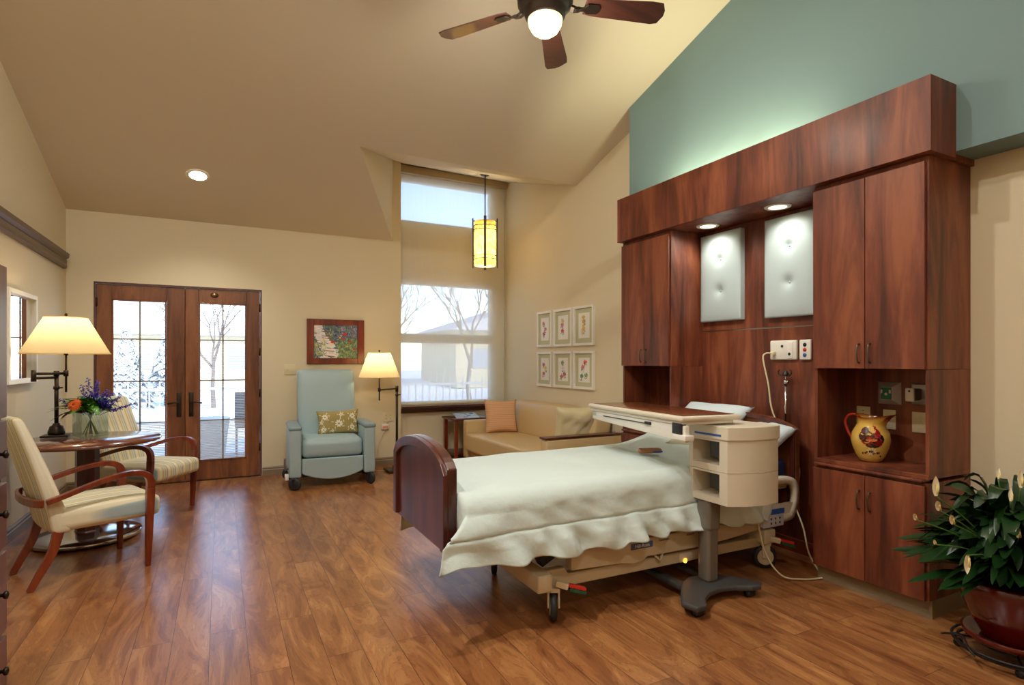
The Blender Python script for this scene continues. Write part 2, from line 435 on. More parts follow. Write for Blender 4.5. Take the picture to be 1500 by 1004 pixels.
def strokes_mesh(name, quads, mat, parent, local=False):
    """quads: list of (4 corner points, rgb)"""
    bm = BM(); lay = bm.loops.layers.float_color.new('tint')
    for P, c in quads:
        vs = [bm.verts.new(p) for p in P]; f = bm.faces.new(vs)
        for l in f.loops: l[lay] = col(c)
    me = bpy.data.meshes.new(name)
    if parent is not None and not local:
        L = wloc(parent)
        for v in bm.verts: v.co -= L
    bm.to_mesh(me); bm.free(); me.materials.append(mat)
    o = bpy.data.objects.new(name, me); C.objects.link(o)
    if parent is not None: o.parent = parent
    return o
def text(name, s, size, loc, rot, mat, parent=None, ext=.0006):
    cu = bpy.data.curves.new(name, 'FONT'); cu.body = s; cu.size = size; cu.extrude = ext; cu.align_x = 'CENTER'; cu.align_y = 'CENTER'
    cu.materials.append(mat)
    tmp = bpy.data.objects.new(name, cu); C.objects.link(tmp)
    me = bpy.data.meshes.new_from_object(tmp.evaluated_get(bpy.context.evaluated_depsgraph_get()))
    bpy.data.objects.remove(tmp)
    if not me.materials: me.materials.append(mat)
    o = bpy.data.objects.new(name, me); C.objects.link(o)
    L = Vector(loc)
    if parent is not None: L = L-wloc(parent); o.parent = parent
    o.location = L; o.rotation_euler = rot
    return o
def arcpts(c, r, a0, a1, n, plane='xz', y=0):
    out = []
    for i in range(n+1):
        a = a0+(a1-a0)*i/n
        out.append((c[0]+r*math.cos(a), y, c[1]+r*math.sin(a)) if plane == 'xz' else (c[0]+r*math.cos(a), c[1]+r*math.sin(a), y))
    return out
def smoothpath(P, k=6):
    P = [Vector(p) for p in P]; Q = [P[0]]+P+[P[-1]]; out = []
    for i in range(1, len(Q)-2):
        p0, p1, p2, p3 = Q[i-1:i+3]
        for j in range(k):
            t = j/k
            out.append(.5*((2*p1)+(-p0+p2)*t+(2*p0-5*p1+4*p2-p3)*t*t+(-p0+3*p1-3*p2+p3)*t**3))
    out.append(P[-1]); return out

# ------------------------------------------------------------------ camera
cam = bpy.data.cameras.new('camera'); co = bpy.data.objects.new('camera', cam); C.objects.link(co)
co.location = (0, 0, 1.32); co.rotation_euler = (PI/2, 0, math.radians(-27.3264))
cam.sensor_width = 36; cam.lens = 825.4/1500*36; cam.shift_y = 26.4/1500; cam.clip_end = 500; cam.clip_start = .05
S.camera = co

# ------------------------------------------------------------------ the room
XL, XR, YF, YB = -1.375, 3.60, 7.05, -2.2     # left wall, right wall, far wall, back wall
XT = 3.37                                     # upper teal wall
YR = 1.4                                      # ridge
def sl(x): return .3115+(x-XL)/(XR-XL)*(.285-.3115)
def zc(x, y): return 2.837+sl(x)*(YF-max(y, YR))
bm = BM(); box(bm, XL-.12, XR+.12, YB-.12, YF+.12, -.12, 0); struct('floor', bm, M['floor'])
# left wall (pentagon)
bm = BM(); prism(bm, [(YB, 0), (YF+.15, 0), (YF+.15, zc(XL, YF)), (YF, zc(XL, YF)), (YR, zc(XL, YR)), (YB, zc(XL, YR))], XL-.1, XL, 'x'); struct('wall_left', bm, M['cream'])
bm = BM(); prism(bm, [(YB, 0), (YF+.3, 0), (YF+.3, 4.8), (YB, 4.8)], XR, XR+.1, 'x'); struct('wall_right', bm, M['cream'])
bm = BM(); box(bm, XL-.1, XR+.1, YB-.1, YB, 0, 4.9); struct('wall_back', bm, M['cream'])
# teal upper wall mass over the headboard
bm = BM(); prism(bm, [(YB, 2.40), (4.147, 2.40), (4.147, zc(XT, 4.147)), (YR, zc(XT, YR)), (YB, zc(XT, YR))], XT, XR, 'x')
struct('wall_upper', bm, M['teal'])
# far wall around the french doors
DX0, DX1, DZ = -1.150, .417, 2.128
AX, AY, BXX, WX = 1.162, 5.37, 1.942, 2.045
bm = BM()
box(bm, XL, DX0, YF, YF+.16, 0, 2.86); box(bm, DX0, DX1, YF, YF+.16, DZ, 2.86); box(bm, DX1, WX, YF, YF+.16, 0, 2.86)
box(bm, BXX, WX, YF, YF+.16, 2.86, 3.9)
struct('wall_far', bm, M['cream'])
# window bay wall
bm = BM()
box(bm, WX, XR, YF+.12, YF+.28, 0, .70)
box(bm, WX, XR, YF+.12, YF+.28, 3.80, 4.0)
struct('wall_window_bay', bm, M['cream'])
# ceiling
bm = BM()
def cv(x, y, z=None): return bm.verts.new((x, y, zc(x, y) if z is None else z))
n = 10
xs = [XL+(XR-XL)*i/n for i in range(n+1)]
ys = [YB, YR, 2.4, 3.4, 4.4, AY]
grid = [[cv(x, y) for x in xs] for y in ys]
for a, b_ in zip(grid, grid[1:]):
    for i in range(n): bm.faces.new((a[i], a[i+1], b_[i+1], b_[i]))
m_ = 6; rows = []
for j in range(m_+1):
    t = j/m_; y = AY+(YF-AY)*t; xr = AX+(BXX-AX)*t
    rows.append([cv(XL+(xr-XL)*i/6, y) for i in range(7)])
for a, b_ in zip(rows, rows[1:]):
    for i in range(6): bm.faces.new((a[i], a[i+1], b_[i+1], b_[i]))
struct('ceiling', bm, M['ceil'])
bm = BM()
zD = 3.862
A = bm.verts.new((AX, AY, zc(AX, AY))); D1 = bm.verts.new((XR, AY, zc(XR, AY))); D2 = bm.verts.new((XR, YF+.2, 3.88)); Cc = bm.verts.new((BXX, YF+.0, zD)); C3 = bm.verts.new((BXX, YF+.2, 3.91))
bm.faces.new((A, D1, D2, C3, Cc))
o = struct('ceiling_dormer', bm, M['cream'])
bm = BM()
for j in range(m_):
    P = []
    for t_ in (j/m_, (j+1)/m_):
        x, y = AX+(BXX-AX)*t_, AY+(YF-AY)*t_; zt_ = zc(AX, AY)+(zD-zc(AX, AY))*t_
        P.append(((x, y, zc(x, y)), (x, y, zt_)))
    q = [P[0][0], P[1][0], P[1][1]]+([P[0][1]] if j else [])
    bm.faces.new([bm.verts.new(p) for p in q])
struct('wall_dormer_cheek', bm, M['cream'])
# unseen cap added above the ceiling so that no daylight leaks in
bm = BM(); box(bm, XL-.3, XR+.3, YB-.3, 5.2, 4.75, 4.8); struct('ceiling_light_block', bm, M['ceil'])

# baseboards
def bb_prof(bm, a, b_, horiz, at, sgn, h=.10):
    prof = [(0, 0), (.016, 0), (.016, h*.62), (.011, h*.72), (.012, h*.86), (.005, h), (0, h)]
    if horiz == 'x': prism(bm, [(at+sgn*p, q) for p, q in prof], a, b_, 'x')
    else: prism(bm, [(at+sgn*p, q) for p, q in prof], a, b_, 'y')
bm = BM(); bb_prof(bm, DX1+.005, WX, 'x', YF, -1); bb_prof(bm, XL, DX0, 'x', YF, -1); struct('baseboard_far', bm, M['base'])
bm = BM(); bb_prof(bm, WX, XR, 'x', YF+.12, -1); struct('baseboard_bay', bm, M['base'])
bm = BM(); bb_prof(bm, YB, YF-.02, 'y', XL, 1); struct('baseboard_left', bm, M['base'])
bm = BM(); bb_prof(bm, YB, 1.5, 'y', XR, -1); bb_prof(bm, 4.04, YF+.1, 'y', XR, -1); struct('baseboard_right', bm, M['base'])
# picture rail on the left wall
bm = BM(); prism(bm, [(XL+.0, 2.225), (XL+.022, 2.225), (XL+.03, 2.245), (XL+.024, 2.27), (XL+.03, 2.30), (XL+.022, 2.315), (XL+.045, 2.335), (XL+.05, 2.37), (XL, 2.37)], YB, YF-.1, 'y')
struct('trim_1', bm, M['rail'])
# window sill and apron
bm = BM(); box(bm, WX+.0, XR-.005, YF-.05, YF+.12, .705, .732); o = struct('trim_2', bm, M['sill'], .006)
bm = BM(); box(bm, WX+.0, XR-.005, YF+.085, YF+.12, .635, .70); o = struct('trim_3', bm, M['sill'], .003)

# ------------------------------------------------------------------ french doors
def door_leaf(idx, x0, x1, gx0, gx1, label, hside):
    z1 = 2.108; g0, g1 = .215, 1.955; y0, y1 = YF+.018, YF+.062
    bm = BM()
    box(bm, x0, gx0, y0, y1, .006, z1); box(bm, gx1, x1, y0, y1, .006, z1)
    box(bm, gx0, gx1, y0, y1, .006, g0); box(bm, gx0, gx1, y0, y1, g1, z1)
    d = obj('door_%d' % idx, bm, M['doorwood'], None, .004); d['kind'] = 'structure'; d['label'] = label
    rebase(d, ((x0+x1)/2, (y0+y1)/2, 0))
    bm = BM(); w = .016
    box(bm, gx0, gx0+w, y0-.01, y0, g0, g1); box(bm, gx1-w, gx1, y0-.01, y0, g0, g1); box(bm, gx0, gx1, y0-.01, y0, g0, g0+w); box(bm, gx0, gx1, y0-.01, y0, g1-w, g1)
    obj('glazing_bead', bm, M['doorwood'], d, .003)
    bm = BM(); box(bm, gx0, gx1, y0+.004, y0+.008, g0, g1); obj('glass_pane', bm, M['glass'], d)
    bm = BM(); xm = (gx0+gx1)/2
    box(bm, xm-.008, xm+.008, y0+.01, y0+.016, g0, g1)
    for zz in (.66, 1.10, 1.545): box(bm, gx0, gx1, y0+.01, y0+.016, zz-.007, zz+.007)
    obj('muntin_grid', bm, M['muntin'], d)
    bm = BM(); nb = 96
    for k in range(nb):
        z = g0+.01+(g1-g0-.02)*k/(nb-1)
        a = math.radians(16 if z > .66 else 52)
        dy, dz = .0065*math.cos(a), .0065*math.sin(a)
        vs = [bm.verts.new(p) for p in ((gx0+.004, y0+.027-dy, z-dz), (gx1-.004, y0+.027-dy, z-dz), (gx1-.004, y0+.027+dy, z+dz), (gx0+.004, y0+.027+dy, z+dz))]
        bm.faces.new(vs)
    obj('blind', bm, M['slat'], d)
    # handle set
    hx = x1-.055 if hside > 0 else x0+.055
    bm = BM(); rbox(bm, hx-.022, hx+.022, y0-.012, y0, .71, .975, .01, 2); h = obj('handle_plate', bm, M['bronze'], d)
    bm = BM(); tube(bm, [(hx, y0-.01, .865), (hx, y0-.05, .865)], .011, 10)
    tube(bm, smoothpath([(hx, y0-.045, .865), (hx-hside*.04, y0-.052, .868), (hx-hside*.075, y0-.05, .862), (hx-hside*.105, y0-.045, .857)], 4), .009, 8)
    obj('lever', bm, M['bronze'], h)
    if hside < 0:
        bm = BM(); lathe(bm, [(0, -.02), (.008, -.018), (.011, 0)], (hx, y0-.006, .745), 12, 'y'); obj('thumb_turn', bm, M['bronze'], h)
    hxx = x0+.004 if hside > 0 else x1-.004
    for zz in (.33, .95, 1.42, 1.92):
        bm = BM(); tube(bm, [(hxx, y0-.006, zz-.045), (hxx, y0-.006, zz+.045)], .008, 8); obj('hinge', bm, M['bronze'], d)
    return d
door_leaf(1, DX0+.018, -.347, -1.000, -.515, 'left french door leaf of stained wood with gridded glass and inner blinds', 1)
bm = BM(); box(bm, -.354, -.336, YF+.062, YF+.072, .01, 2.105); struct('door_astragal', bm, M['doorwood'])
d2 = door_leaf(2, -.343, DX1-.018, -.216, .258, 'right french door leaf of stained wood with a round bronze latch at top', -1)
bm = BM(); lathe(bm, [(0, -.03), (.02, -.028), (.026, -.02), (.034, -.008), (.036, 0)], (-.062, YF+.016, 2.045), 20, 'y', fn=lambda p, a: (p.x*1.15, p.y, p.z*.8)); obj('latch', bm, plain('aged_brass', (138, 120, 86), .3, .9), d2)
bm = BM()
box(bm, DX0, DX0+.016, YF-.002, YF+.10, 0, DZ); box(bm, DX1-.016, DX1, YF-.002, YF+.10, 0, DZ); box(bm, DX0+.016, DX1-.016, YF-.002, YF+.10, DZ-.018, DZ)
struct('door_frame', bm, M['cherrydk'])
bm = BM(); box(bm, DX0+.016, DX1-.016, YF+.0, YF+.16, 0, .005); struct('door_sill', bm, M['bronze'])

# ------------------------------------------------------------------ window behind the roller shade
y0, y1 = YF+.16, YF+.24
panes = [(.775, 1.553), (1.677, 2.325), (3.165, 3.68)]
wx0, wx1 = 2.09, 3.375
bm = BM()
box(bm, WX, wx0, y0, y1, .70, 3.80); box(bm, wx1, XR, y0, y1, .70, 3.80)
box(bm, wx0, wx1, y0, y1, .70, .775); box(bm, wx0, wx1, y0, y1, 1.553, 1.677); box(bm, wx0, wx1, y0, y1, 2.325, 3.165); box(bm, wx0, wx1, y0, y1, 3.68, 3.80)
w1 = struct('window_1', bm, M['ext'], .004, label='tall window in the bay behind a translucent roller shade')
for a, b_ in panes:
    bm = BM(); box(bm, wx0, wx1, y0+.03, y0+.036, a, b_); obj('window_pane', bm, M['glass'], w1)
t = thing('roller_shade', 'tall translucent beige roller shade covering the bay window', 'window shade', (2.82, YF+.10, .74))
bm = BM()
nn = 24
vs = [[bm.verts.new((2.062+(3.572-2.062)*i/nn, YF+.105, z)) for i in range(nn+1)] for z in (.745, 3.76)]
for i in range(nn): bm.faces.new((vs[0][i], vs[0][i+1], vs[1][i+1], vs[1][i]))
obj('shade_fabric', bm, M['shade'], t)
bm = BM(); rbox(bm, 2.062, 3.572, YF+.098, YF+.112, .733, .762, .006, 1); obj('bottom_bar', bm, M['ivory'], t)
bm = BM(); rbox(bm, 2.05, 3.59, YF+.03, YF+.119, 3.745, 3.84, .008, 1); obj('cassette', bm, plain('tan_shade_cassette', (170, 150, 112), .5), t)
bm = BM(); tube(bm, [(3.583, YF+.09, 3.74), (3.583, YF+.09, 1.2)], .003, 6); obj('pull_chain', bm, M['white'], t)

# ------------------------------------------------------------------ headboard wall unit
CX = 3.17     # front of the cabinet doors
def cabinet_pair(y0, y1, name, label, lower, grp):
    """two-door cabinet facing -X between y0..y1"""
    if lower: z0, z1 = .095, .692
    else: z0, z1 = 1.275, 2.352
    t = thing(name, label, 'cabinet', (CX+.2, (y0+y1)/2, z0), 0, grp)
    x1 = XR-.002
    bm = BM()
    box(bm, CX+.022, x1, y0, y1, z0, z1 if lower else z1+.012)
    obj('body', bm, M['cherry'], t, .0015)
    ym = (y0+y1)/2
    for (a, b_, s) in ((y0+.012, ym-.002, 1), (ym+.002, y1-.003, -1)):
        bm = BM(); box(bm, CX, CX+.019, a, b_, z0, z1-.012 if lower else z1-.018); d = obj('door', bm, M['cherry'], t, .0015)
        hy = ym-s*.03
        hz = (z1-.15) if lower else (z0+.085)
        bm = BM(); tube(bm, smoothpath([(CX+.002, hy, hz-.052), (CX-.018, hy, hz-.045), (CX-.026, hy, hz), (CX-.018, hy, hz+.045), (CX+.002, hy, hz+.052)], 5), .0048, 8)
        obj('handle', bm, plain('dark_nickel', (112, 100, 88), .3, .9), d)
    return t
yR0, yR1, yL0, yL1 = 1.567, 2.187, 3.41, 4.015
g = None
cabinet_pair(yR0, yR1, 'wall_cabinet', 'tall upper cherry cabinet above the painted pitcher niche', False, None)
cabinet_pair(yL0, yL1, 'wall_cabinet', 'upper cherry two-door cabinet nearest the sofa, left of the bed', False, None)
cabinet_pair(yR0, yR1, 'base_cabinet', 'lower cherry cabinet beside the potted peace lily', True, None)
cabinet_pair(yL0, yL1, 'base_cabinet', 'lower cherry cabinet behind the bed tray near the sofa arm', True, None)
def niche(y0, y1, label):
    t = thing('open_niche', label, 'shelf unit', (CX+.2, (y0+y1)/2, .70))
    z0, z1 = .70, 1.2735; x0, x1 = CX+.022, XR-.002; e = .018
    bm = BM(); box(bm, x0, x1, y0, y0+e, z0+.036, z1); obj('side_panel', bm, M['cherry'], t, .001)
    bm = BM(); box(bm, x0, x1, y1-e, y1, z0+.036, z1); obj('side_panel', bm, M['cherry'], t, .001)
    bm = BM(); box(bm, x1-.03, x1, y0+e, y1-e, z0+.036, z1); obj('back_panel', bm, M['cherry'], t)
    bm = BM(); box(bm, x0-.006, x1, y0, y1, z0+.012, z0+.036); obj('shelf', bm, M['cherry'], t, .002)
    bm = BM(); rbox(bm, x0-.03, x0+.05, y0+.02, y1-.01, z0-.003, z0+.012, .004, 1); obj('edge_rail', bm, M['cherry'], t)
    return t
niche(yR0, yR1, 'open cherry niche holding the painted pitcher, right of the bed')
niche(yL0, yL1, 'open cherry niche with a power strip, left of the bed')
for y0, y1, lb in ((yR0, yR1, 'grey-brown toe kick under the right base cabinet'), (yL0, yL1, 'toe kick under the left base cabinet')):
    bm = BM(); box(bm, CX+.05, XR-.002, y0+.0, y1, 0, .094); struct('trim_4' if y0 < 2 else 'trim_5', bm, M['base'], label=lb)
# centre panel
cpx = 3.53
t = thing('headboard_wall_panel', 'cherry wall panelling between the two cabinet towers behind the bed', 'wall panel', (3.55, 2.8, 0))
bm = BM(); box(bm, cpx, XR-.002, yR1+.001, yL0-.001, .09, 1.552); obj('lower_panel', bm, M['cherry'], t)
bm = BM(); box(bm, cpx, XR-.002, yR1+.001, yL0-.001, 1.562, 2.363); obj('upper_panel', bm, M['cherry'], t)
bm = BM(); box(bm, cpx+.006, XR-.002, yR1+.001, yL0-.001, 1.552, 1.562); obj('reveal_strip', bm, M['steel'], t)
bm = BM(); box(bm, cpx-.02, XR-.002, yR1+.001, yL0-.001, 0, .09); struct('baseboard_headboard', bm, wood('orange_cherry_plinth', (120, 52, 24), (156, 76, 38), (170, 92, 50), 'y'))
# soffit
t = thing('soffit_valance', 'long cherry valance box across the top of the headboard unit', 'valance', (3.3, 2.8, 2.365))
bm = BM(); box(bm, 3.13, 3.15, 1.53, 4.02, 2.366, 2.745)
obj('front_board', bm, M['cherry'], t, .0015)
bm = BM(); box(bm, 3.15, XT-.001, 1.53, 1.55, 2.366, 2.745); obj('end_board', bm, M['cherry'], t, .001)
bm = BM(); box(bm, 3.15, XT-.001, 4.0, 4.02, 2.366, 2.745); obj('end_board', bm, M['cherry'], t, .001)
bm = BM(); box(bm, 3.15, XT-.001, 1.55, 4.0, 2.366, 2.398)
box(bm, XT-.001, XR-.002, 1.55, 4.0, 2.366, 2.398)
obj('underside', bm, M['cherry'], t)
for y in (2.571, 3.189):
    f = thing('recessed_downlight', ('right' if y < 3 else 'left')+' recessed downlight under the valance over its padded panel', 'downlight', (3.36, y, 2.36))
    bm = BM(); lathe(bm, [(.058, 0), (.082, -.001), (.086, .004), (.086, .006)], (3.36, y, 2.360), 28, cap=False); obj('trim_ring', bm, M['whiteframe'], f)
    bm = BM(); lathe(bm, [(0, .0), (.06, 0)], (3.36, y, 2.3605), 28, cap=False); obj('lamp_lens', bm, M['bulbcan2'], f)
    L = bpy.data.lights.new('headboard_spot', 'SPOT'); L.energy = 9; L.color = (1, .95, .82); L.spot_size = math.radians(165); L.spot_blend = .7; L.shadow_soft_size = .04
    lo = bpy.data.objects.new('headboard_spot', L); C.objects.link(lo); lo.location = (3.36, y-.0, 2.352); lo.rotation_euler = (0, math.radians(10), 0)
# padded tufted panels
def tufted(y0, y1, z0, z1, label):
    t = thing('padded_panel', label, 'upholstered panel', (cpx, (y0+y1)/2, z0), 0, None)
    xf = cpx-.045; ny, nz = 26, 48
    tz = [z0+(z1-z0)*.34, z0+(z1-z0)*.70]; ty = y0+(y1-y0)*.5
    bm = BM(); g_ = []
    for j in range(nz+1):
        row = []
        for i in range(ny+1):
            u, v = -1+2*i/ny, -1+2*j/nz
            y, z = y0+(y1-y0)*i/ny, z0+(z1-z0)*j/nz
            d = .012*(1-u**8)*(1-v**8)**1
            dep = 0
            for q in tz:
                rr = math.hypot(y-ty, z-q); dep += .03*math.exp(-(rr/.032)**1.2)
            row.append(bm.verts.new((xf-d+dep, y, z)))
        g_.append(row)
    for a, b_ in zip(g_, g_[1:]):
        for i in range(ny):
            f = bm.faces.new((a[i], a[i+1], b_[i+1], b_[i])); f.smooth = True
    # rim
    rim = [g_[0][i] for i in range(ny+1)]+[g_[j][ny] for j in range(1, nz+1)]+[g_[nz][i] for i in range(ny-1, -1, -1)]+[g_[j][0] for j in range(nz-1, 0, -1)]
    back = [bm.verts.new((cpx-.002, v.co.y, v.co.z)) for v in rim]
    k = len(rim)
    for i in range(k): bm.faces.new((rim[i], back[i], back[(i+1) % k], rim[(i+1) % k]))
    obj('pad', bm, M['padblue'], t)
    for q in tz:
        bm = BM(); lathe(bm, [(0, -.012), (.008, -.010), (.013, -.003), (.013, .004)], (xf+.018, ty, q), 14, 'x'); obj('button', bm, M['padblue'], t)
tufted(2.985, 3.385, 1.632, 2.325, 'left pale blue tufted panel on the headboard wall, nearer the sofa')
tufted(2.385, 2.775, 1.625, 2.325, 'right pale blue tufted panel on the headboard wall, beside the tall cabinet')

# medical outlets, pole and cords on the panel
t = call_station = thing('call_station', 'white wide bed outlet station with a plugged cord', 'outlet', (cpx, 2.645, 1.33))
bm = BM(); rbox(bm, cpx-.028, cpx-.001, 2.535, 2.745, 1.325, 1.462, .01, 2, (.004, 0, 0)); obj('housing', bm, M['white'], t)
bm = BM(); rbox(bm, cpx-.034, cpx-.026, 2.56, 2.60, 1.335, 1.45, .004, 1); obj('side_grip', bm, M['white'], t)
bm = BM(); lathe(bm, [(0, -.003), (.011, -.002), (.012, 0)], (cpx-.032, 2.585, 1.365), 14, 'x'); obj('jack', bm, M['black'], t)
bm = BM(); lathe(bm, [(0, -.003), (.009, -.002), (.010, 0)], (cpx-.032, 2.643, 1.42), 14, 'x'); obj('jack', bm, M['black'], t)
bm = BM(); rbox(bm, cpx-.06, cpx-.03, 2.69, 2.72, 1.355, 1.385, .006, 1); obj('plug', bm, M['ivory'], t)
t = thing('nurse_call_plate', 'white call plate with red and blue round buttons beside the cabinet', 'call plate', (cpx, 2.48, 1.33))
bm = BM(); rbox(bm, cpx-.025, cpx-.001, 2.432, 2.517, 1.325, 1.462, .008, 2); obj('housing', bm, M['white'], t)
for z, mt, nm in ((1.427, M['black'], 'indicator'), (1.393, M['red'], 'red_button'), (1.357, M['blue'], 'blue_button')):
    bm = BM(); lathe(bm, [(0, -.005), (.012, -.004), (.0135, 0)], (cpx-.025, 2.474, z), 18, 'x'); obj(nm, bm, mt, t)
t = thing('iv_pole', 'short chrome pole with black hooks standing at the bed head', 'iv pole', (3.48, 2.60, .9))
bm = BM(); tube(bm, [(3.48, 2.60, .80), (3.48, 2.60, 1.16)], .010, 10); obj('tube', bm, M['chrome'], t)
bm = BM(); tube(bm, [(3.48, 2.60, 1.155), (3.48, 2.60, 1.185)], .017, 12); tube(bm, [(3.48, 2.60, 1.17), (3.465, 2.57, 1.17)], .008, 8); tube(bm, [(3.48, 2.60, 1.18), (3.48, 2.60, 1.23)], .004, 8); obj('clamp', bm, M['chrome'], t)
bm = BM(); lathe(bm, [(.026, 0), (.022, .012), (.008, .035), (.0, .038)], (3.48, 2.60, 1.215), 14)
for s in (-1, 1): tube(bm, smoothpath([(3.48, 2.60, 1.222), (3.475, 2.60+s*.03, 1.217), (3.47, 2.60+s*.048, 1.228), (3.47, 2.60+s*.05, 1.245), (3.47, 2.60+s*.04, 1.255)], 4), .005, 7)
obj('hooks', bm, M['black'], t)
bm = BM(); tube(bm, smoothpath([(3.475, 2.705, 1.37), (3.44, 2.73, 1.37), (3.42, 2.735, 1.33), (3.43, 2.70, 1.15), (3.44, 2.68, .98), (3.44, 2.60, .82), (3.44, 2.52, .70), (3.44, 2.47, .60), (3.42, 2.46, .50)], 6), .0055, 7)
obj('cord', bm, M['ivory'], call_station)

# plates inside the niches
nx = XR-.033
def plate(y, z, w, h, label, kind):
    t = thing('wall_plate', label, 'outlet plate', (nx, y, z-h/2))
    bm = BM(); rbox(bm, nx-.007, nx, y-w/2, y+w/2, z-h/2, z+h/2, .003, 1); obj('plate', bm, M['ivory'], t)
    bm = BM()
    if kind == 'vent':
        for k, (dy, dz) in enumerate(((0, .03), (0, .012), (-.008, -.004), (.008, -.004), (0, -.03))): bm = BM(); box(bm, nx-.009, nx-.006, y+dy-.004, y+dy+.004, z+dz-.002, z+dz+.002); obj('slot', bm, M['grey'], t)
    elif kind == 'jack':
        lathe(bm, [(0, -.008), (.005, -.007), (.006, 0)], (nx-.006, y, z-.005), 12, 'x'); obj('jack', bm, M['steel'], t)
    else:
        box(bm, nx-.009, nx-.006, y-.017, y+.017, z-.035, z+.035); obj('rocker', bm, M['ivory'], t, .002)
plate(2.117, .978, .083, .112, 'ivory slotted wall plate behind the pitcher, leftmost in the niche', 'vent')
plate(1.963, .966, .072, .116, 'ivory wall plate with a small round jack above the pitcher spout', 'jack')
plate(1.80, .964, .078, .118, 'ivory wall plate nearest the right side of the niche', 'rocker')
t = thing('alarm_backplate', 'pyramid shaped metal plate with green circuit board in the niche', 'wall device', (nx, 1.964, 1.06))
bm = BM(); y0, y1, z0, z1 = 1.898, 2.03, 1.058, 1.19
o_ = [bm.verts.new((nx-.001, y, z)) for y, z in ((y0, z0), (y1, z0), (y1, z1), (y0, z1))]
i_ = [bm.verts.new((nx-.035, y, z)) for y, z in ((y0+.035, z0+.028), (y1-.035, z0+.028), (y1-.035, z1-.028), (y0+.035, z1-.028))]
for k in range(4): bm.faces.new((o_[k], o_[(k+1) % 4], i_[(k+1) % 4], i_[k]))
bm.faces.new(i_)
obj('cover', bm, plain('satin_aluminium', (206, 204, 202), .4, .3), t)
bm = BM(); box(bm, nx-.038, nx-.0355, y0+.037, y1-.037, z0+.030, z1-.030); p = obj('circuit_board', bm, M['pcb'], t)
bm = BM(); box(bm, nx-.045, nx-.0385, 1.935, 1.945, 1.125, 1.145); box(bm, nx-.045, nx-.0385, 1.982, 1.992, 1.125, 1.145); lathe(bm, [(0, -.004), (.008, -.003), (.009, 0)], (nx-.0385, 1.964, 1.12), 12, 'x'); obj('components', bm, M['white'], p)
def med_outlet(y, z, label):
    t = thing('gas_outlet', label, 'wall device', (nx, y, z-.06))
    bm = BM(); rbox(bm, nx-.012, nx, y-.04, y+.04, z-.06, z+.06, .004, 1); obj('mount_plate', bm, M['steel'], t)
    bm = BM(); rbox(bm, nx-.07, nx-.012, y-.012, y+.03, z-.035, z+.035, .008, 1); obj('body', bm, M['greyl'], t)
    bm = BM(); rbox(bm, nx-.085, nx-.07, y-.012, y+.036, z-.04, z+.038, .012, 2); h = obj('face_cap', bm, M['white'], t)
    bm = BM(); lathe(bm, [(0, -.002), (.006, -.001), (.006, 0)], (nx-.085, y+.012, z+.02), 10, 'x'); obj('dot', bm, M['black'], h)
med_outlet(1.80, 1.125, 'grey medical outlet with white cap at the right edge of the pitcher niche')
med_outlet(3.60, 1.155, 'grey medical outlet with white cap in the left niche')
t = thing('power_strip', 'white power strip hanging in the left niche', 'power strip', (nx-.02, 3.56, .88))
bm = BM(); rbox(bm, nx-.04, nx-.004, 3.535, 3.59, .86, 1.06, .006, 2); obj('housing', bm, M['white'], t)
bm = BM()
for dz in (.0, .028):
    for dy in (-.01, .01): box(bm, nx-.0425, nx-.039, 3.562+dy-.004, 3.562+dy+.004, .99+dz-.007, .99+dz+.007)
obj('sockets', bm, M['black'], t)
bm = BM(); tube(bm, [(nx-.02, 3.565, 1.058), (nx-.02, 3.575, 1.10), (nx-.03, 3.59, 1.115)], .003, 6); obj('cord', bm, M['grey'], t)

# pitcher
PX, PY, PZ = 3.36, 1.955, .7365
def pt_fn(p, a):
    z = p.z; x, y = p.x, p.y
    if z > .17:
        k = (z-.17)/.06
        c = max(0, -math.sin(a+.3))   # towards -Y : spout
        y -= .05*k*c**4; z += .012*k*c**3
        c2 = max(0, math.sin(a)); z += .004*k*c2
    return (x, y, z)
t = thing('painted_pitcher', 'yellow ceramic pitcher painted with a rooster, red handle and rim', 'pitcher', (PX, PY, PZ))
PS = 1.22
prof = [(.045, 0), (.052, .004), (.066, .03), (.082, .07), (.088, .10), (.083, .135), (.066, .165), (.058, .18), (.060, .20), (.068, .215)]
prof = [(r*PS*.94, z*PS) for r, z in prof]
def pfn(p, a):
    z = p.z/PS
    y = p.y
    if z > .165:
        k = (z-.165)/.05; c = max(0, -math.sin(a)); y -= .062*k*c**2.5; z += .016*k*c**2; z += .008*k*max(0, math.sin(a))-.006*k*abs(math.cos(a))
    return (p.x, y, z*PS)
bm = BM(); lathe(bm, prof, (PX, PY, PZ), 48, fn=pfn)
top = [f for f in bm.faces if len(f.verts) > 6 and f.calc_center_median().z > PZ+.1]
bmesh.ops.delete(bm, geom=top, context='FACES_ONLY')
lay = bm.loops.layers.float_color.new('tint')
def ceramic_col(p):
    d = p-V(PX, PY, PZ)
    z = d.z/PS
    base = (214, 176, 84)
    if z > .207: return (120, 30, 18)
    if z > .18: return (196, 150, 60)
    return base
for f in bm.faces:
    for l in f.loops: l[lay] = col(ceramic_col(l.vert.co))
o = obj('body', bm, M['tintgloss'], t)
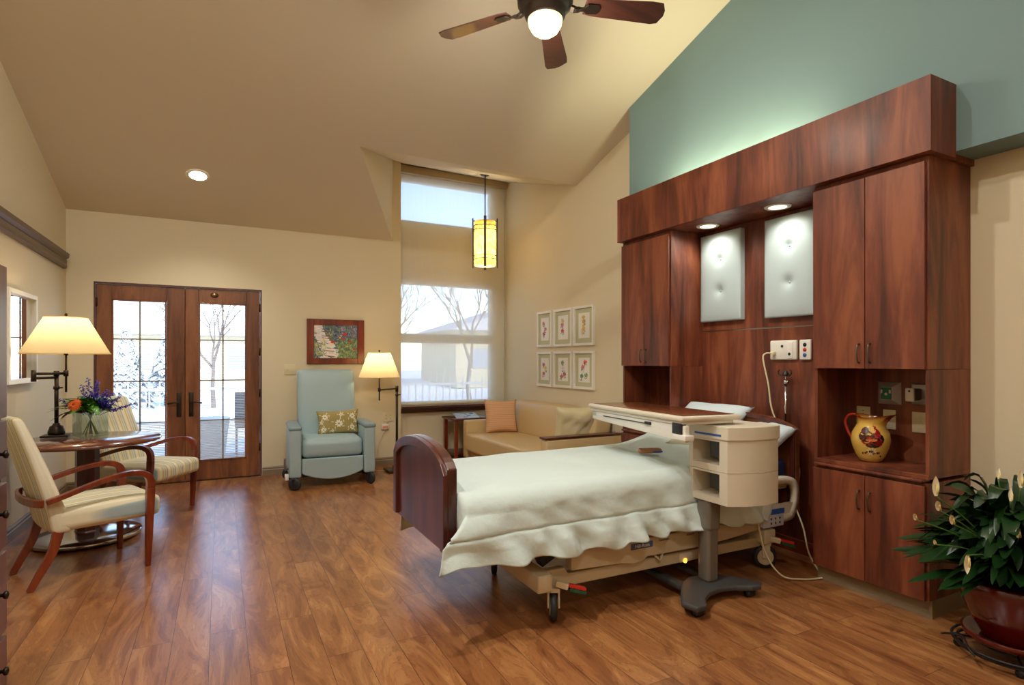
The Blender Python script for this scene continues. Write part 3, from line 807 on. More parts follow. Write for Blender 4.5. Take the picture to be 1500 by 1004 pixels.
# rooster strokes wrapped on the body
def on_pot(a, z, off=.0022):
    for (r0, z0), (r1, z1) in zip(prof, prof[1:]):
        if z0 <= z <= z1:
            r = r0+(r1-r0)*(z-z0)/(z1-z0); break
    return V(PX+(r+off)*math.cos(a), PY+(r+off)*math.sin(a), PZ+z)
def blob(a, z, ra, rz, c, rot=0, n=10):
    a = face+(a-face)*1.25-.05; z = .02+z*1.12; ra *= 1.3; rz *= 1.3
    out = []; cen = on_pot(a, z)
    for k in range(n):
        p = []
        for kk in (k, k+1):
            th = 2*PI*kk/n; u, v = ra*math.cos(th), rz*math.sin(th)
            uu = u*math.cos(rot)-v*math.sin(rot); vv = u*math.sin(rot)+v*math.cos(rot)
            p.append(on_pot(a+uu/.1, max(.002, min(.25, z+vv))))
        out.append(((cen, p[0], p[1]), c))
    return out
face = PI+.56   # side that looks at the camera
Q = []
rr = random.Random(3)
Q += blob(face-.18, .118, .030, .026, (60, 30, 22)); Q += blob(face-.24, .145, .018, .016, (74, 36, 24)); Q += blob(face+.05, .095, .040, .020, (150, 34, 20), .1)
Q += blob(face+.30, .105, .026, .026, (40, 26, 24)); Q += blob(face+.26, .135, .016, .022, (150, 24, 24), .4); Q += blob(face+.12, .15, .012, .014, (226, 190, 110))
Q += blob(face+.20, .168, .008, .012, (160, 24, 26)); Q += blob(face+.05, .10, .022, .007, (200, 96, 48)); Q += blob(face+.10, .072, .028, .010, (44, 34, 34)); Q += blob(face+.32, .085, .016, .014, (120, 20, 16))
for k in range(9):
    th = k*2*PI/9; Q += blob(face+.05+.016*math.cos(th)/.1, .040+.014*math.sin(th), .008, .004, (236, 214, 150), th, 6)
Q += blob(face+.05, .040, .009, .009, (90, 80, 96))
for k in range(9): Q += blob(face-.35+k*.11+rr.uniform(-.03, .03), .028+rr.uniform(-.012, .012), .006, .004, (90, 40, 20), rr.uniform(0, 3), 6)
strokes_mesh('rooster_painting', [(list(p), c) for p, c in Q], M['tintgloss'], t)
bm = BM(); tube(bm, smoothpath([(PX, PY+.055, PZ+.235), (PX-.004, PY+.085, PZ+.262), (PX-.008, PY+.125, PZ+.255), (PX-.008, PY+.145, PZ+.215), (PX-.006, PY+.132, PZ+.165), (PX-.004, PY+.108, PZ+.12), (PX-.002, PY+.092, PZ+.095)], 5), .0085, 10)
obj('handle', bm, plain('red_glaze', (150, 30, 16), .12, coat=.6), t)
# ------------------------------------------------------------------ hospital bed
BY0, BY1 = 2.46, 3.37
bed = thing('hospital_bed', 'adjustable hospital bed with cherry footboard and beige frame', 'bed', (2.2, 2.93, 0))
# footboard
def arch_board(bm, x0, x1, ya, yb, z0, zs, zp, inset=0, zb=None):
    n = 24; pts = [(ya+inset, z0+inset), (yb-inset, z0+inset)]
    for k in range(n+1):
        u = 1-2*k/n
        pts.append(((ya+yb)/2+u*((yb-ya)/2-inset), zs-inset*.8+(zp-zs)*math.sqrt(max(0, 1-(u*.96)**2))-(zp-zs)*math.sqrt(1-.96**2)))
    prism(bm, pts, x0, x1, 'x')
bm = BM(); arch_board(bm, .945, .995, 2.49, 3.36, .40, .805, .955)
fb = obj('footboard', bm, M['cherrydk'], bed, .006)
bm = BM()
n = 24
def archline(ya, yb, zs, zp, inset, n=24):
    out = []
    for k in range(n+1):
        u = 1-2*k/n
        out.append(((ya+yb)/2+u*((yb-ya)/2-inset), zs-inset+(zp-zs)*(math.sqrt(max(0, 1-(u*.96)**2))-math.sqrt(1-.96**2))))
    return out
L = [(2.49+.03, .41)]+list(reversed(archline(2.49, 3.36, .805, .955, .03)))+[(3.36-.03, .41)]
sweep(bm, [(.938, y, z) for y, z in L], .024, .055, (1, 0, 0)); obj('footboard_moulding', bm, M['cherrydk'], bed, .004)
# headboard
bm = BM(); arch_board(bm, 3.35, 3.395, 2.43, 3.40, .32, .865, .985)
obj('headboard', bm, wood('brown_headboard_wood', (70, 34, 18), (104, 56, 30), (122, 70, 40), 'y'), bed, .006)
bm = BM(); L = [(2.43+.02, .34)]+list(reversed(archline(2.43, 3.40, .872, .99, .02)))+[(3.40-.02, .34)]
sweep(bm, [(3.345, y, z) for y, z in L], .016, .035, (1, 0, 0)); obj('headboard_moulding', bm, M['cherrydk'], bed, .003)
# deck + mattress
bm = BM(); rbox(bm, 1.03, 3.32, 2.47, 3.36, .535, .672, .035, 6, (0, 0, .006)); obj('mattress', bm, M['navy'], bed)
bm = BM(); box(bm, 1.02, 3.33, 2.48, 3.36, .475, .53); obj('deck', bm, M['beige'], bed, .005)
# upper frame side rails
for ya, yb, nm in ((2.43, 2.49, 'side_frame'), (3.33, 3.39, 'side_frame')):
    bm = BM()
    prism(bm, [(1.60, .335), (3.05, .335), (3.05, .26), (2.72, .235), (2.45, .225), (2.10, .232), (2.07, .212), (2.0, .205), (1.93, .222), (1.60, .238)], ya, yb, 'y')
    box(bm, 1.15, 3.2, ya+.012, yb-.012, .335, .475)
    obj(nm, bm, M['beige'], bed, .006)
bm = BM(); rbox(bm, 1.985, 2.135, 2.424, 2.431, .285, .318, .008, 1); b1 = obj('badge', bm, plain('slate_blue_badge', (76, 96, 140), .4), bed)
text('badge_lettering', 'Hill-Rom', .028, (2.06, 2.4235, .3015), (PI/2, 0, 0), M['white'], b1)
text('frame_lettering', 'CareAssist', .018, (2.22, 2.4288, .310), (PI/2, 0, 0), M['grey'], bed)
text('frame_lettering', 'Advanta', .018, (2.42, 2.4288, .313), (PI/2, 0, 0), M['grey'], bed)
# base frame
for y in (2.46, 3.10):
    bm = BM(); prism(bm, [(1.40, .165), (1.40, .25), (1.58, .25), (1.60, .215), (3.12, .195), (3.12, .135), (1.62, .15)], y, y+.05, 'y'); obj('base_rail', bm, M['beige'], bed, .008)
for x0, x1 in ((1.385, 1.47), (3.02, 3.12)):
    bm = BM(); rbox(bm, x0, x1, 2.40, 3.18, .165, .255, .012, 2); obj('cross_member', bm, M['beige'], bed)
bm = BM(); sweep(bm, [(1.50, 2.60, .25), (1.60, 2.60, .30), (1.80, 2.60, .44)], .06, .05, (0, 1, 0)); sweep(bm, [(1.50, 3.1, .25), (1.60, 3.1, .30), (1.80, 3.1, .44)], .06, .05, (0, 1, 0)); obj('lift_arm', bm, M['grey'], bed)
bm = BM(); sweep(bm, [(2.70, 2.62, .20), (2.95, 2.62, .30), (3.05, 2.62, .46)], .06, .05, (0, 1, 0)); sweep(bm, [(2.70, 3.1, .20), (2.95, 3.1, .30), (3.05, 3.1, .46)], .06, .05, (0, 1, 0)); obj('lift_arm', bm, M['grey'], bed)
bm = BM(); rbox(bm, 2.45, 2.95, 2.60, 3.0, .19, .33, .02, 2); obj('motor_box', bm, M['black'], bed)
bm = BM(); tube(bm, [(2.16, 2.455, .235), (2.20, 2.44, .19), (2.22, 2.44, .235)], .008, 6); obj('release_handle', bm, M['beige'], bed)
for (x, y) in ((1.50, 2.445), (1.50, 3.14), (3.07, 2.445), (3.07, 3.14)):
    cs = bpy.data.objects.new('caster', None); C.objects.link(cs); cs.parent = bed; cs.location = Vector((x, y, 0))-bed.location
    rot = Matrix.Rotation(math.radians(-28 if x < 2 else 58), 4, 'Z')
    sh = Matrix.Translation((x, y, 0)) @ rot
    bm = BM(); lathe(bm, [(.0, -.018), (.052, -.018), (.070, -.014), (.075, 0), (.070, .014), (.052, .018), (.0, .018)], (0, 0, .075), 28, 'x'); bmesh.ops.transform(bm, matrix=sh, verts=bm.verts[:]); obj('tyre', bm, M['rubber'], cs)
    bm = BM(); lathe(bm, [(0, .019), (.045, .019), (.05, .0185), (.05, .012)], (0, 0, .075), 24, 'x')
    lathe(bm, [(.05, -.012), (.05, -.0185), (.045, -.019), (0, -.019)], (0, 0, .075), 24, 'x')
    bmesh.ops.transform(bm, matrix=sh, verts=bm.verts[:]); obj('hub', bm, M['beige'], cs)
    bm = BM()
    for s in (-1, 1): sweep(bm, [(s*.027, -.0, .07), (s*.027, 0, .12), (s*.026, 0, .155)], .05, .010, (0, 1, 0))
    box(bm, -.032, .032, -.03, .03, .150, .172)
    bmesh.ops.transform(bm, matrix=sh, verts=bm.verts[:]); obj('fork', bm, M['beige'], cs, .003)
def pedal(x, y, sgn):
    bm = BM(); sweep(bm, [(x, y, .20), (x+.05*sgn, y-.04, .185)], .03, .035, (0, 0, 1)); p = obj('brake_pedal', bm, M['beige'], bed, .004)
    bm = BM(); sweep(bm, [(x+.05*sgn, y-.04, .193), (x+.13*sgn, y-.07, .170)], .034, .016, (0, 1, 0)); obj('red_grip', bm, M['red'], p, .003)
    bm = BM(); sweep(bm, [(x+.05*sgn, y-.045, .175), (x+.13*sgn, y-.075, .152)], .034, .016, (0, 1, 0)); obj('green_grip', bm, M['green'], p, .003)
pedal(1.50, 2.42, 1); pedal(3.07, 2.41, 1)
# head side rail with control panel
bm = BM(); sweep(bm, smoothpath([(2.93, 2.425, .30), (2.93, 2.425, .42), (2.95, 2.425, .50), (3.02, 2.425, .545), (3.15, 2.425, .555), (3.27, 2.425, .545), (3.325, 2.425, .50), (3.33, 2.425, .42), (3.30, 2.425, .34), (3.25, 2.425, .31), (3.0, 2.425, .30)], 4), .035, .045, (0, 1, 0), True)
box(bm, 2.95, 3.30, 2.415, 2.435, .30, .40)
obj('side_rail', bm, M['beige2'], bed)
bm = BM(); rbox(bm, 3.0, 3.19, 2.395, 2.412, .27, .38, .006, 1); cp = obj('control_panel', bm, plain('lilac_grey_panel', (196, 196, 206), .4), bed)
bm = BM(); box(bm, 3.0, 3.19, 2.392, 2.396, .35, .382); obj('blue_band', bm, M['blue'], cp)
bm = BM()
for i in range(3):
    for j in range(2): lathe(bm, [(0, -.002), (.007, -.0015), (.008, 0)], (3.07+i*.04, 2.395, .295+j*.028), 10, 'y')
obj('buttons', bm, M['grey'], cp)
bm = BM(); lathe(bm, [(0, -.006), (.011, -.004), (.012, 0)], (2.405, 2.455, .152), 14, 'y'); obj('night_light', bm, M['amber'], bed)
bm = BM(); rbox(bm, 2.36, 2.47, 2.456, 2.50, .14, .20, .015, 1); obj('night_light_housing', bm, M['beige2'], bed)
bm = BM(); rbox(bm, 1.03, 3.33, 2.452, 2.475, .50, .54, .01, 1); obj('deck_edge', bm, M['beige'], bed)

bm = BM(); tube(bm, smoothpath([(2.97, 2.42, .34), (2.97, 2.36, .14), (3.0, 2.27, .025), (3.10, 2.20, .008), (3.20, 2.165, .008), (3.26, 2.16, .008), (3.28, 2.21, .01), (3.30, 2.30, .10), (3.33, 2.36, .24), (3.34, 2.42, .35)], 7), .0055, 7)
obj('power_cord', bm, M['ivory'], bed)
# blanket: cross-section from near hem over the top to far hem
def blanket():
    bm = BM(); nx_, ns = 150, 96
    rnd = random.Random(11)
    ph = [rnd.uniform(0, 6.28) for _ in range(12)]
    ztop0 = .688
    rows = []
    for i in range(-3, nx_+1):
        u = max(0, i/nx_); tuck = max(0, -i)
        row = []
        for j in range(ns+1):
            v = j/ns
            # top start just behind footboard, side drape spreads in front of it
            x = 1.005+(3.02-1.005)*u
            zt = ztop0+.012*u+.10*max(0, (u-.78)/.22)**1.6
            hem = .365-.02*u+.010*math.sin(x*5+ph[0])+.010*math.sin(x*21+ph[1])+.006*math.sin(x*37)
            sidelen = zt-hem
            r = .09
            # param lengths: near side sidelen, arc, top .82, arc, far side
            if v < .38:
                k = v/.38           # 0 hem -> 1 shoulder
                z = hem+(zt-r-hem)*k
                y = BY0-.055-.035*(1-k)**1.3
                low = (1-k)
                seam = .70
                amp = .004+.019*max(0, low-(1-.28)*.0)**1.6
                w = math.sin(x*15+z*9+ph[1])+.8*math.sin(x*27-z*12+ph[2])+.5*math.sin(x*44+z*22+ph[3])
                y += amp*w*.62
                # gathered pleats below the seam at about z .50
                if z < .50: y -= .012*(1+math.sin(x*34+z*26+1.2*math.sin(x*9)))*min(1, (.50-z)/.06)
                y += .009*math.exp(-((z-.50)/.006)**2)
                # soft slanted drape folds
                y -= .012*math.sin((x*1.6+z)*7+ph[4])*low
                y += .0035*math.sin(x*31+z*40+2*math.sin(z*14+x*3))*(.4+low)
                # foot end swing
                fx = max(0, 1-(x-1.005)/.35)
                x -= fx*(.115*min(1, low*1.9)+.03*low*low); y -= .035*fx*math.sin(min(1, low*1.4)*PI)
                z -= .0*fx
            elif v < .46:
                k = (v-.38)/.08; a = k*PI/2
                z = zt-r+r*math.sin(a); y = BY0-.055+(1-math.cos(a))*r
                z -= .012*(1-k)*0
            elif v < .86:
                k = (v-.46)/.40
                y = BY0-.055+r+(BY1+.05-r-(BY0-.055+r))*k
                z = zt+.010*math.sin(k*PI)+.002*math.sin(x*26+6*math.sin(y*5+x*2)+ph[9])*math.exp(-((k-.12)/.2)**2)+.003*math.sin(x*7+y*9+ph[5])+.0025*math.sin(x*15-y*17+ph[6])+.004*math.sin(x*3.1+ph[7])
                if u < .08: z -= .03*(1-u/.08)**2
            elif v < .92:
                k = (v-.86)/.06; a = k*PI/2
                z = zt-r+r*math.cos(a); y = BY1+.05-r+r*math.sin(a)
            else:
                k = (v-.92)/.08
                z = (zt-r)+(hem-(zt-r))*k; y = BY1+.055+.02*k+.02*k*math.sin(x*17+ph[8])
                z -= .11*k; y -= .02*k
            if tuck:
                kk = max(0, min(1, (v-.24)/.14)) if v < .5 else max(0, min(1, (1-v)/.1))
                y = 2.92+(y-2.92)*(1-.05*tuck*kk); z -= .035*tuck*kk; x -= .002*tuck
            row.append(bm.verts.new((x, y, z)))
        rows.append(row)
    for a, b_ in zip(rows, rows[1:]):
        for j in range(ns):
            f = bm.faces.new((a[j], a[j+1], b_[j+1], b_[j])); f.smooth = True
    o = obj('blanket', bm, M['blanket']); md = o.modifiers.new('thick', 'SOLIDIFY'); md.thickness = .008; md.offset = 1
    rebase(o, (2.0, 2.93, .36))
    tag(o, 'pale mint blanket draped over the hospital bed with a gathered hem', 'blanket')
blanket()
def put_pillow(name, label, w, h, t_, loc, rot, mat, noise=.004, seed=1, cat='pillow'):
    bm = BM(); pillow(bm, w, h, t_, Euler(rot).to_matrix().to_4x4(), noise=noise, seed=seed)
    o = obj(name, bm, mat); o.location = loc; tag(o, label, cat); return o
put_pillow('bed_pillow', 'pale blue pillow leaning on the headboard behind the bed tray', .46, .62, .15, (3.22, 3.10, .845), (0, math.radians(-38), 0), M['sheetblue'], .006, 2)
put_pillow('bed_pillow', 'cream pillow lying behind the white bedside tray drawers', .46, .60, .16, (3.02, 2.74, .80), (0, math.radians(-14), math.radians(5)), M['pillowcream'], .006, 4)
put_pillow('bed_pillow', 'pale blue rumpled pillow at the near corner of the headboard', .30, .34, .13, (3.24, 2.60, .80), (0, math.radians(-30), math.radians(-8)), M['sheetblue'], .008, 6)
bm = BM(); rbox(bm, -.075, .075, -.028, .028, 0, .03, .014, 3); o = obj('tan_case', bm, plain('tan_leather', (166, 112, 78), .5)); o.location = (2.44, 2.80, .728); o.rotation_euler = (0, 0, math.radians(-20)); tag(o, 'small tan oval case lying on the blanket beneath the bed tray', 'case')  # small tan case with a blue band
bm = BM(); rbox(bm, .01, .075, -.032, .032, .006, .016, .004, 1); obj('blue_band', bm, M['blue'], o, local=True)

# ------------------------------------------------------------------ overbed table
ob = thing('overbed_table', 'rolling overbed table with wood-look tray top and two-drawer side bin', 'overbed table', (2.5, 2.42, 0))
# base: spread legs
bm = BM()
def slab(bm, pts, z0, z1): prism(bm, pts, z0, z1, 'z')
slab(bm, [(2.13, 2.09), (2.20, 2.095), (2.26, 2.16), (2.34, 2.205), (2.44, 2.22), (2.53, 2.195), (2.60, 2.15), (2.66, 2.14), (2.70, 2.17), (2.68, 2.235), (2.62, 2.32), (2.56, 2.40), (2.40, 2.42), (2.30, 2.38), (2.20, 2.28), (2.11, 2.18)], .045, .075)
obj('base_plate', bm, M['grey'], ob, .010)
for x in (2.30, 2.52):
    bm = BM(); rbox(bm, x-.03, x+.03, 2.36, 3.02, .035, .07, .012, 3); obj('floor_leg', bm, M['grey'], ob)
for (x, y) in ((2.19, 2.14), (2.63, 2.19), (2.30, 2.98), (2.52, 2.98)):
    bm = BM(); lathe(bm, [(0, -.03), (.017, -.03), (.021, -.012), (.021, .012), (.017, .03), (0, .03)], (x, y, .022), 16, 'x'); obj('wheel', bm, M['black'], ob)
bm = BM(); sweep(bm, [(2.462, 2.335, .07), (2.462, 2.335, .40)], .086, .085, (1, 0, 0)); c_ = obj('column', bm, M['greyl'], ob, .02, seg=4)
bm = BM(); sweep(bm, [(2.462, 2.335, .36), (2.465, 2.335, .45), (2.47, 2.335, .536)], [.096, .098, .10], [.10, .10, .10], (1, 0, 0)); obj('column_sleeve', bm, M['greyl'], ob, .02, seg=4)
# side bin: left face along Y, bowed front face
def binsec(grow=0, z0=0, z1=1, bm=None):
    pts = [(2.408-grow, 2.427+grow), (2.408-grow, 2.149-grow)]
    n = 30
    a = V(2.408-grow, 2.149-grow, 0); b_ = V(2.741+grow, 2.095-grow, 0)
    for k in range(1, n+1):
        t_ = k/n; p = a.lerp(b_, t_); off = .035*4*t_*(1-t_)
        pts.append((p.x-.16*off, p.y-off))
    pts += [(2.741+grow, 2.375+grow), (2.717, 2.427+grow)]
    return pts
# bin body is built hollow towards -X: two open cubbies
zb0, zb1, zt = .536, .888, .964
def shell(z0, z1):
    pts = binsec()
    bm = BM(); n = len(pts)
    lo = [bm.verts.new((x, y, z0)) for x, y in pts]; hi = [bm.verts.new((x, y, z1)) for x, y in pts]
    for i in range(n):
        if i == 0: continue     # edge 0-1 is the open left side
        f = bm.faces.new((lo[i], lo[(i+1) % n], hi[(i+1) % n], hi[i]))
    bm.faces.new(list(reversed(lo))); bm.faces.new(hi)
    # framed opening on left side
    x = 2.408
    ya, yb = 2.149, 2.427
    e = .032
    oy0, oy1, oz0, oz1 = ya+.055, yb-.03, z0+.035, z1-.012
    def q(y0, y1, za, zb):
        bm.faces.new([bm.verts.new(p) for p in ((x, y0, za), (x, y1, za), (x, y1, zb), (x, y0, zb))])
    q(ya, oy0, z0, z1); q(oy1, yb, z0, z1); q(oy0, oy1, z0, oz0); q(oy0, oy1, oz1, z1)
    # inner pocket
    xi = 2.66
    for P in (((x, oy0, oz0), (xi, oy0+.01, oz0+.01), (xi, oy1-.01, oz0+.01), (x, oy1, oz0)), ((x, oy0, oz1), (xi, oy0+.01, oz1), (xi, oy1-.01, oz1), (x, oy1, oz1)),
              ((x, oy0, oz0), (xi, oy0+.01, oz0+.01), (xi, oy0+.01, oz1), (x, oy0, oz1)), ((x, oy1, oz0), (xi, oy1-.01, oz0+.01), (xi, oy1-.01, oz1), (x, oy1, oz1)),
              ((xi, oy0+.01, oz0+.01), (xi, oy1-.01, oz0+.01), (xi, oy1-.01, oz1), (xi, oy0+.01, oz1))):
        bm.faces.new([bm.verts.new(p) for p in P])
    bmesh.ops.remove_doubles(bm, verts=bm.verts[:], dist=1e-5)
    return bm
zm = (zb0+zb1)/2
for a, b_ in ((zb0, zm-.001), (zm+.001, zb1)):
    d = obj('bin', shell(a, b_), M['beige2'], ob)
    bm = BM(); rbox(bm, 2.47, 2.48, 2.25, 2.33, a+.06, b_-.02, .004, 1); obj('bin_divider', bm, M['grey'], d)
bm = BM(); prism(bm, binsec(.008), zb1, zt, 'z'); bt = obj('bin_top', bm, M['beige2'], ob, .006)
bm = BM(); box(bm, 2.3985, 2.3995, 2.185, 2.375, .907, .918); obj('label_strip', bm, M['blue'], bt)
# beam carrying the tray
tm = Matrix.Translation((2.372, 2.215, .017)) @ Matrix.Rotation(math.radians(-6.0), 4, 'Z')
TL = 1.02; TW = .41
bm = BM(); rbox(bm, -.185, -.155, .0, TL-.03, .900, .955, .006, 1, fn=lambda p: (p[0], p[1], p[2]-(.035*max(0, 1-p[1]/.8) if p[2] < .92 else 0)), mt=tm); rbox(bm, .10, .15, .10, TL-.06, .92, .95, .006, 1, mt=tm); rbox(bm, -.185, .16, TL-.09, TL-.03, .92, .955, .006, 1, mt=tm); o = obj('tray_frame', bm, M['white'], ob)
bm = BM(); rbox(bm, -.19, -.185, .36, .84, .930, .936, .002, 1, mt=tm); obj('slide_rail', bm, M['grey'], o)
bm = BM(); rbox(bm, -.195, -.17, .30, .36, .928, .945, .004, 1, mt=tm); rbox(bm, -.195, -.16, .02, .10, .905, .965, .005, 1, mt=tm); obj('latch_block', bm, M['black'], o)
bm = BM(); rbox(bm, -.20, -.14, -.02, .09, .875, .905, .005, 1, mt=tm); obj('lever_housing', bm, M['white'], o)
bm = BM(); rbox(bm, -TW/2, TW/2, 0, TL, .975, 1.003, .012, 3, mt=tm)
o = obj('tray_top', bm, M['beige2'], ob)
bm = BM(); rbox(bm, -TW/2+.03, TW/2-.03, .03, TL-.03, 1.0035, 1.006, .001, 2, mt=tm)
obj('wood_inlay', bm, wood('brown_laminate', (92, 48, 26), (112, 62, 34), (126, 74, 42), 'y', .6, .22, .4), o)
bm = BM(); rbox(bm, -.19, .16, .02, TL-.02, .956, .974, .005, 1, mt=tm); obj('tray_underplate', bm, M['white'], o)

# ------------------------------------------------------------------ chairs
def make_chair(label):
    t = thing('armchair', label, 'chair')
    # seat: x from -.24 to .30, y +-.255
    bm = BM()
    def sf(p):
        x, y, z = p
        k = (x+.24)/.54
        s = 1+.06*(k-.5)
        return (x, y*s, z-(.0)*k)
    rbox(bm, -.24, .315, -.255, .255, .315, .445, .035, 6, (.01, .004, .022), sf)
    obj('seat', bm, M['chairfab'], t, local=True)
    # backrest leaning backwards, concave
    bm = BM()
    def bf(p):
        x, y, z = p
        k = (z-.30)/.70
        lean = -.21*max(0, k)**1.25
        w = 1.0-.06*max(0, k)
        th = x*(1-.45*max(0, k))
        return (th+lean-.21-.025*(y/.24)**2*-1*.6, y*w, z)
    rbox(bm, -.05, .05, -.25, .25, .30, 1.0, .035, 8, (.012, 0, 0), bf)
    obj('backrest', bm, M['chairfab'], t, local=True)
    for s in (-1, 1):
        bm = BM(); sweep(bm, [(.235, s*.262, 0), (.24, s*.266, .20), (.245, s*.27, .40), (.248, s*.27, .50)], [.032, .036, .038, .038], [.028, .038, .046, .048], (0, 1, 0)); obj('leg', bm, M['cherry2'], t, .004, local=True)
        P = smoothpath([(-.345, s*.215, 0), (-.30, s*.218, .09), (-.245, s*.222, .20), (-.215, s*.225, .32)], 4)
        bm = BM(); sweep(bm, P, .032, [.030+.024*i/(len(P)-1) for i in range(len(P))], (0, 1, 0), False); obj('leg', bm, M['cherry2'], t, .004, local=True)
        P = smoothpath([(.248, s*.27, .50), (.247, s*.27, .545), (.232, s*.271, .58), (.19, s*.272, .603), (.13, s*.272, .61), (.04, s*.275, .60), (-.08, s*.28, .57), (-.20, s*.282, .532), (-.28, s*.268, .505)], 5)
        n = len(P); bm = BM(); sweep(bm, P, [.038]*n, [.048-.018*min(1, i/(n*.6)) for i in range(n)], (0, 1, 0)); obj('armrest', bm, M['cherry2'], t, .004, local=True)
    P = [(-.29-.055*math.cos(a), .265*math.sin(a), .50) for a in [(-PI/2+PI*k/16) for k in range(17)]]
    bm = BM(); sweep(bm, P, .045, .018, (0, 0, 1)); obj('back_rail', bm, M['cherry2'], t, .004, local=True)
    return t
ch1 = make_chair('striped cream armchair in the foreground with its back towards the left wall')
ch1.location = (-.52-.24*math.cos(math.radians(24)), 4.54-.24*math.sin(math.radians(24)), 0); ch1.rotation_euler = (0, 0, math.radians(24))
ch2 = copy_tree(ch1); ch2['label'] = 'striped cream armchair behind the round table, in front of the french doors'
a = math.radians(-33); ch2.location = (-.37-.24*math.cos(a), 5.68-.24*math.sin(a), 0); ch2.rotation_euler = (0, 0, a)

# ------------------------------------------------------------------ round table
TX, TY = -.88, 5.16
t = thing('round_table', 'round cherry pedestal table with a polished steel disc base', 'table', (TX, TY, 0))
bm = BM(); lathe(bm, [(0, .708), (.43, .708), (.462, .714), (.470, .726), (.462, .738), (0, .74)], (TX, TY, 0), 64); obj('tabletop', bm, wood('polished_table_wood', (70, 28, 18), (104, 50, 34), (122, 66, 46), 'x', .8, .14, .8), t)
bm = BM(); lathe(bm, [(.085, .056), (.075, .07), (.075, .69), (.12, .706)], (TX, TY, 0), 8, smooth=False); obj('column', bm, M['cherrydk'], t, .004)
bm = BM(); lathe(bm, [(0, .012), (.325, .012), (.34, .016), (.342, .034), (.337, .040), (.20, .052), (.10, .060), (0, .062)], (TX, TY, 0), 64); obj('base_disc', bm, M['chrome'], t)
for k in range(5):
    a = 2*PI*k/5+.4
    bm = BM(); lathe(bm, [(0, 0), (.02, 0), (.02, .012), (0, .012)], (TX+.27*math.cos(a), TY+.27*math.sin(a), 0), 12); obj('glide', bm, M['black'], t)

# ------------------------------------------------------------------ lamps
def shade_mesh(c, r0, r1, z0, z1, n=48):
    bm = BM(); k = 6
    rings = []
    for i in range(k+1):
        f = i/k; r = r0+(r1-r0)*f; z = z0+(z1-z0)*f
        rings.append([bm.verts.new((c[0]+r*math.cos(2*PI*j/n), c[1]+r*math.sin(2*PI*j/n), z)) for j in range(n)])
    for a, b_ in zip(rings, rings[1:]):
        for j in range(n):
            f = bm.faces.new((a[j], a[(j+1) % n], b_[(j+1) % n], b_[j])); f.smooth = True
    return bm
def shade_parts(t, c, r0, r1, z0, z1, watts):
    s = obj('lamp_shade', shade_mesh(c, r0, r1, z0, z1), M['lampshade'], t)
    bm = BM()
    for r, z in ((r0, z0), (r1, z1)):
        tube(bm, [(c[0]+r*math.cos(2*PI*j/48), c[1]+r*math.sin(2*PI*j/48), z) for j in range(49)], .0035, 6, cap=False)
    obj('shade_trim', bm, M['lampshade'], s)
    bm = BM(); lathe(bm, [(0, .0), (.018, .005), (.03, .035), (.028, .06), (.014, .085), (0, .09)], (c[0], c[1], z0+.06), 16); obj('bulb', bm, emit('warm_bulb', (255, 220, 160), 3), t)
    bm = BM(); lathe(bm, [(.004, 0), (.004, .01), (.011, .018), (.009, .03), (0, .036)], (c[0], c[1], z1+.0), 12)
    for k in range(3): tube(bm, [(c[0], c[1], z1-.004), (c[0]+r1*math.cos(k*2.094), c[1]+r1*math.sin(k*2.094), z1-.006)], .002, 5)
    tube(bm, [(c[0], c[1], z0+.02), (c[0], c[1], z1)], .0035, 6)
    obj('finial', bm, M['bronze'], t)
    L = bpy.data.lights.new('lamp_bulb', 'POINT'); L.energy = watts; L.color = (1, .82, .58); L.shadow_soft_size = .045
    lo = bpy.data.objects.new('lamp_bulb', L); C.objects.link(lo); lo.location = (c[0], c[1], z0+.17)
# table lamp (swing arm)
LX, LY = -1.115, 5.42
t = thing('table_lamp', 'bronze swing-arm table lamp with cream shade beside the flowers', 'lamp', (LX, LY, .741))
bm = BM(); rbox(bm, LX-.085, LX+.085, LY-.085, LY+.085, .741, .756, .004, 1); obj('base_plate', bm, M['bronze'], t)
bm = BM(); lathe(bm, [(.052, 0), (.055, .02), (.045, .05), (.042, .062), (.025, .072), (.022, .085)], (LX, LY, .756), 28); obj('base_cap', bm, M['bronze'], t)
bm = BM(); tube(bm, [(LX, LY, .83), (LX, LY, 1.20)], .014, 12); tube(bm, [(LX, LY, 1.10), (LX, LY, 1.125)], .02, 12); tube(bm, [(LX, LY, 1.112), (LX+.04, LY-.01, 1.112)], .006, 8); tube(bm, [(LX, LY, 1.20), (LX, LY, 1.24)], .018, 12); obj('post', bm, M['bronze'], t)
ex, ey = LX-.10, LY-.16
sx, sy = LX+.07, LY-.06
bm = BM(); tube(bm, [(LX, LY, 1.19), (ex, ey, 1.19)], .010, 8); tube(bm, [(ex, ey, 1.222), (sx, sy, 1.222)], .010, 8)
tube(bm, [(ex, ey, 1.165), (ex, ey, 1.25)], .017, 12); tube(bm, [(sx, sy, 1.20), (sx, sy, 1.245)], .016, 12); tube(bm, [(sx, sy, 1.08), (sx, sy, 1.37)], .0075, 8); tube(bm, [(sx, sy, 1.36), (sx, sy, 1.43)], .014, 10)
obj('swing_arm', bm, M['bronze'], t)
shade_parts(t, (sx, sy), .278, .135, 1.372, 1.645, 3.8)
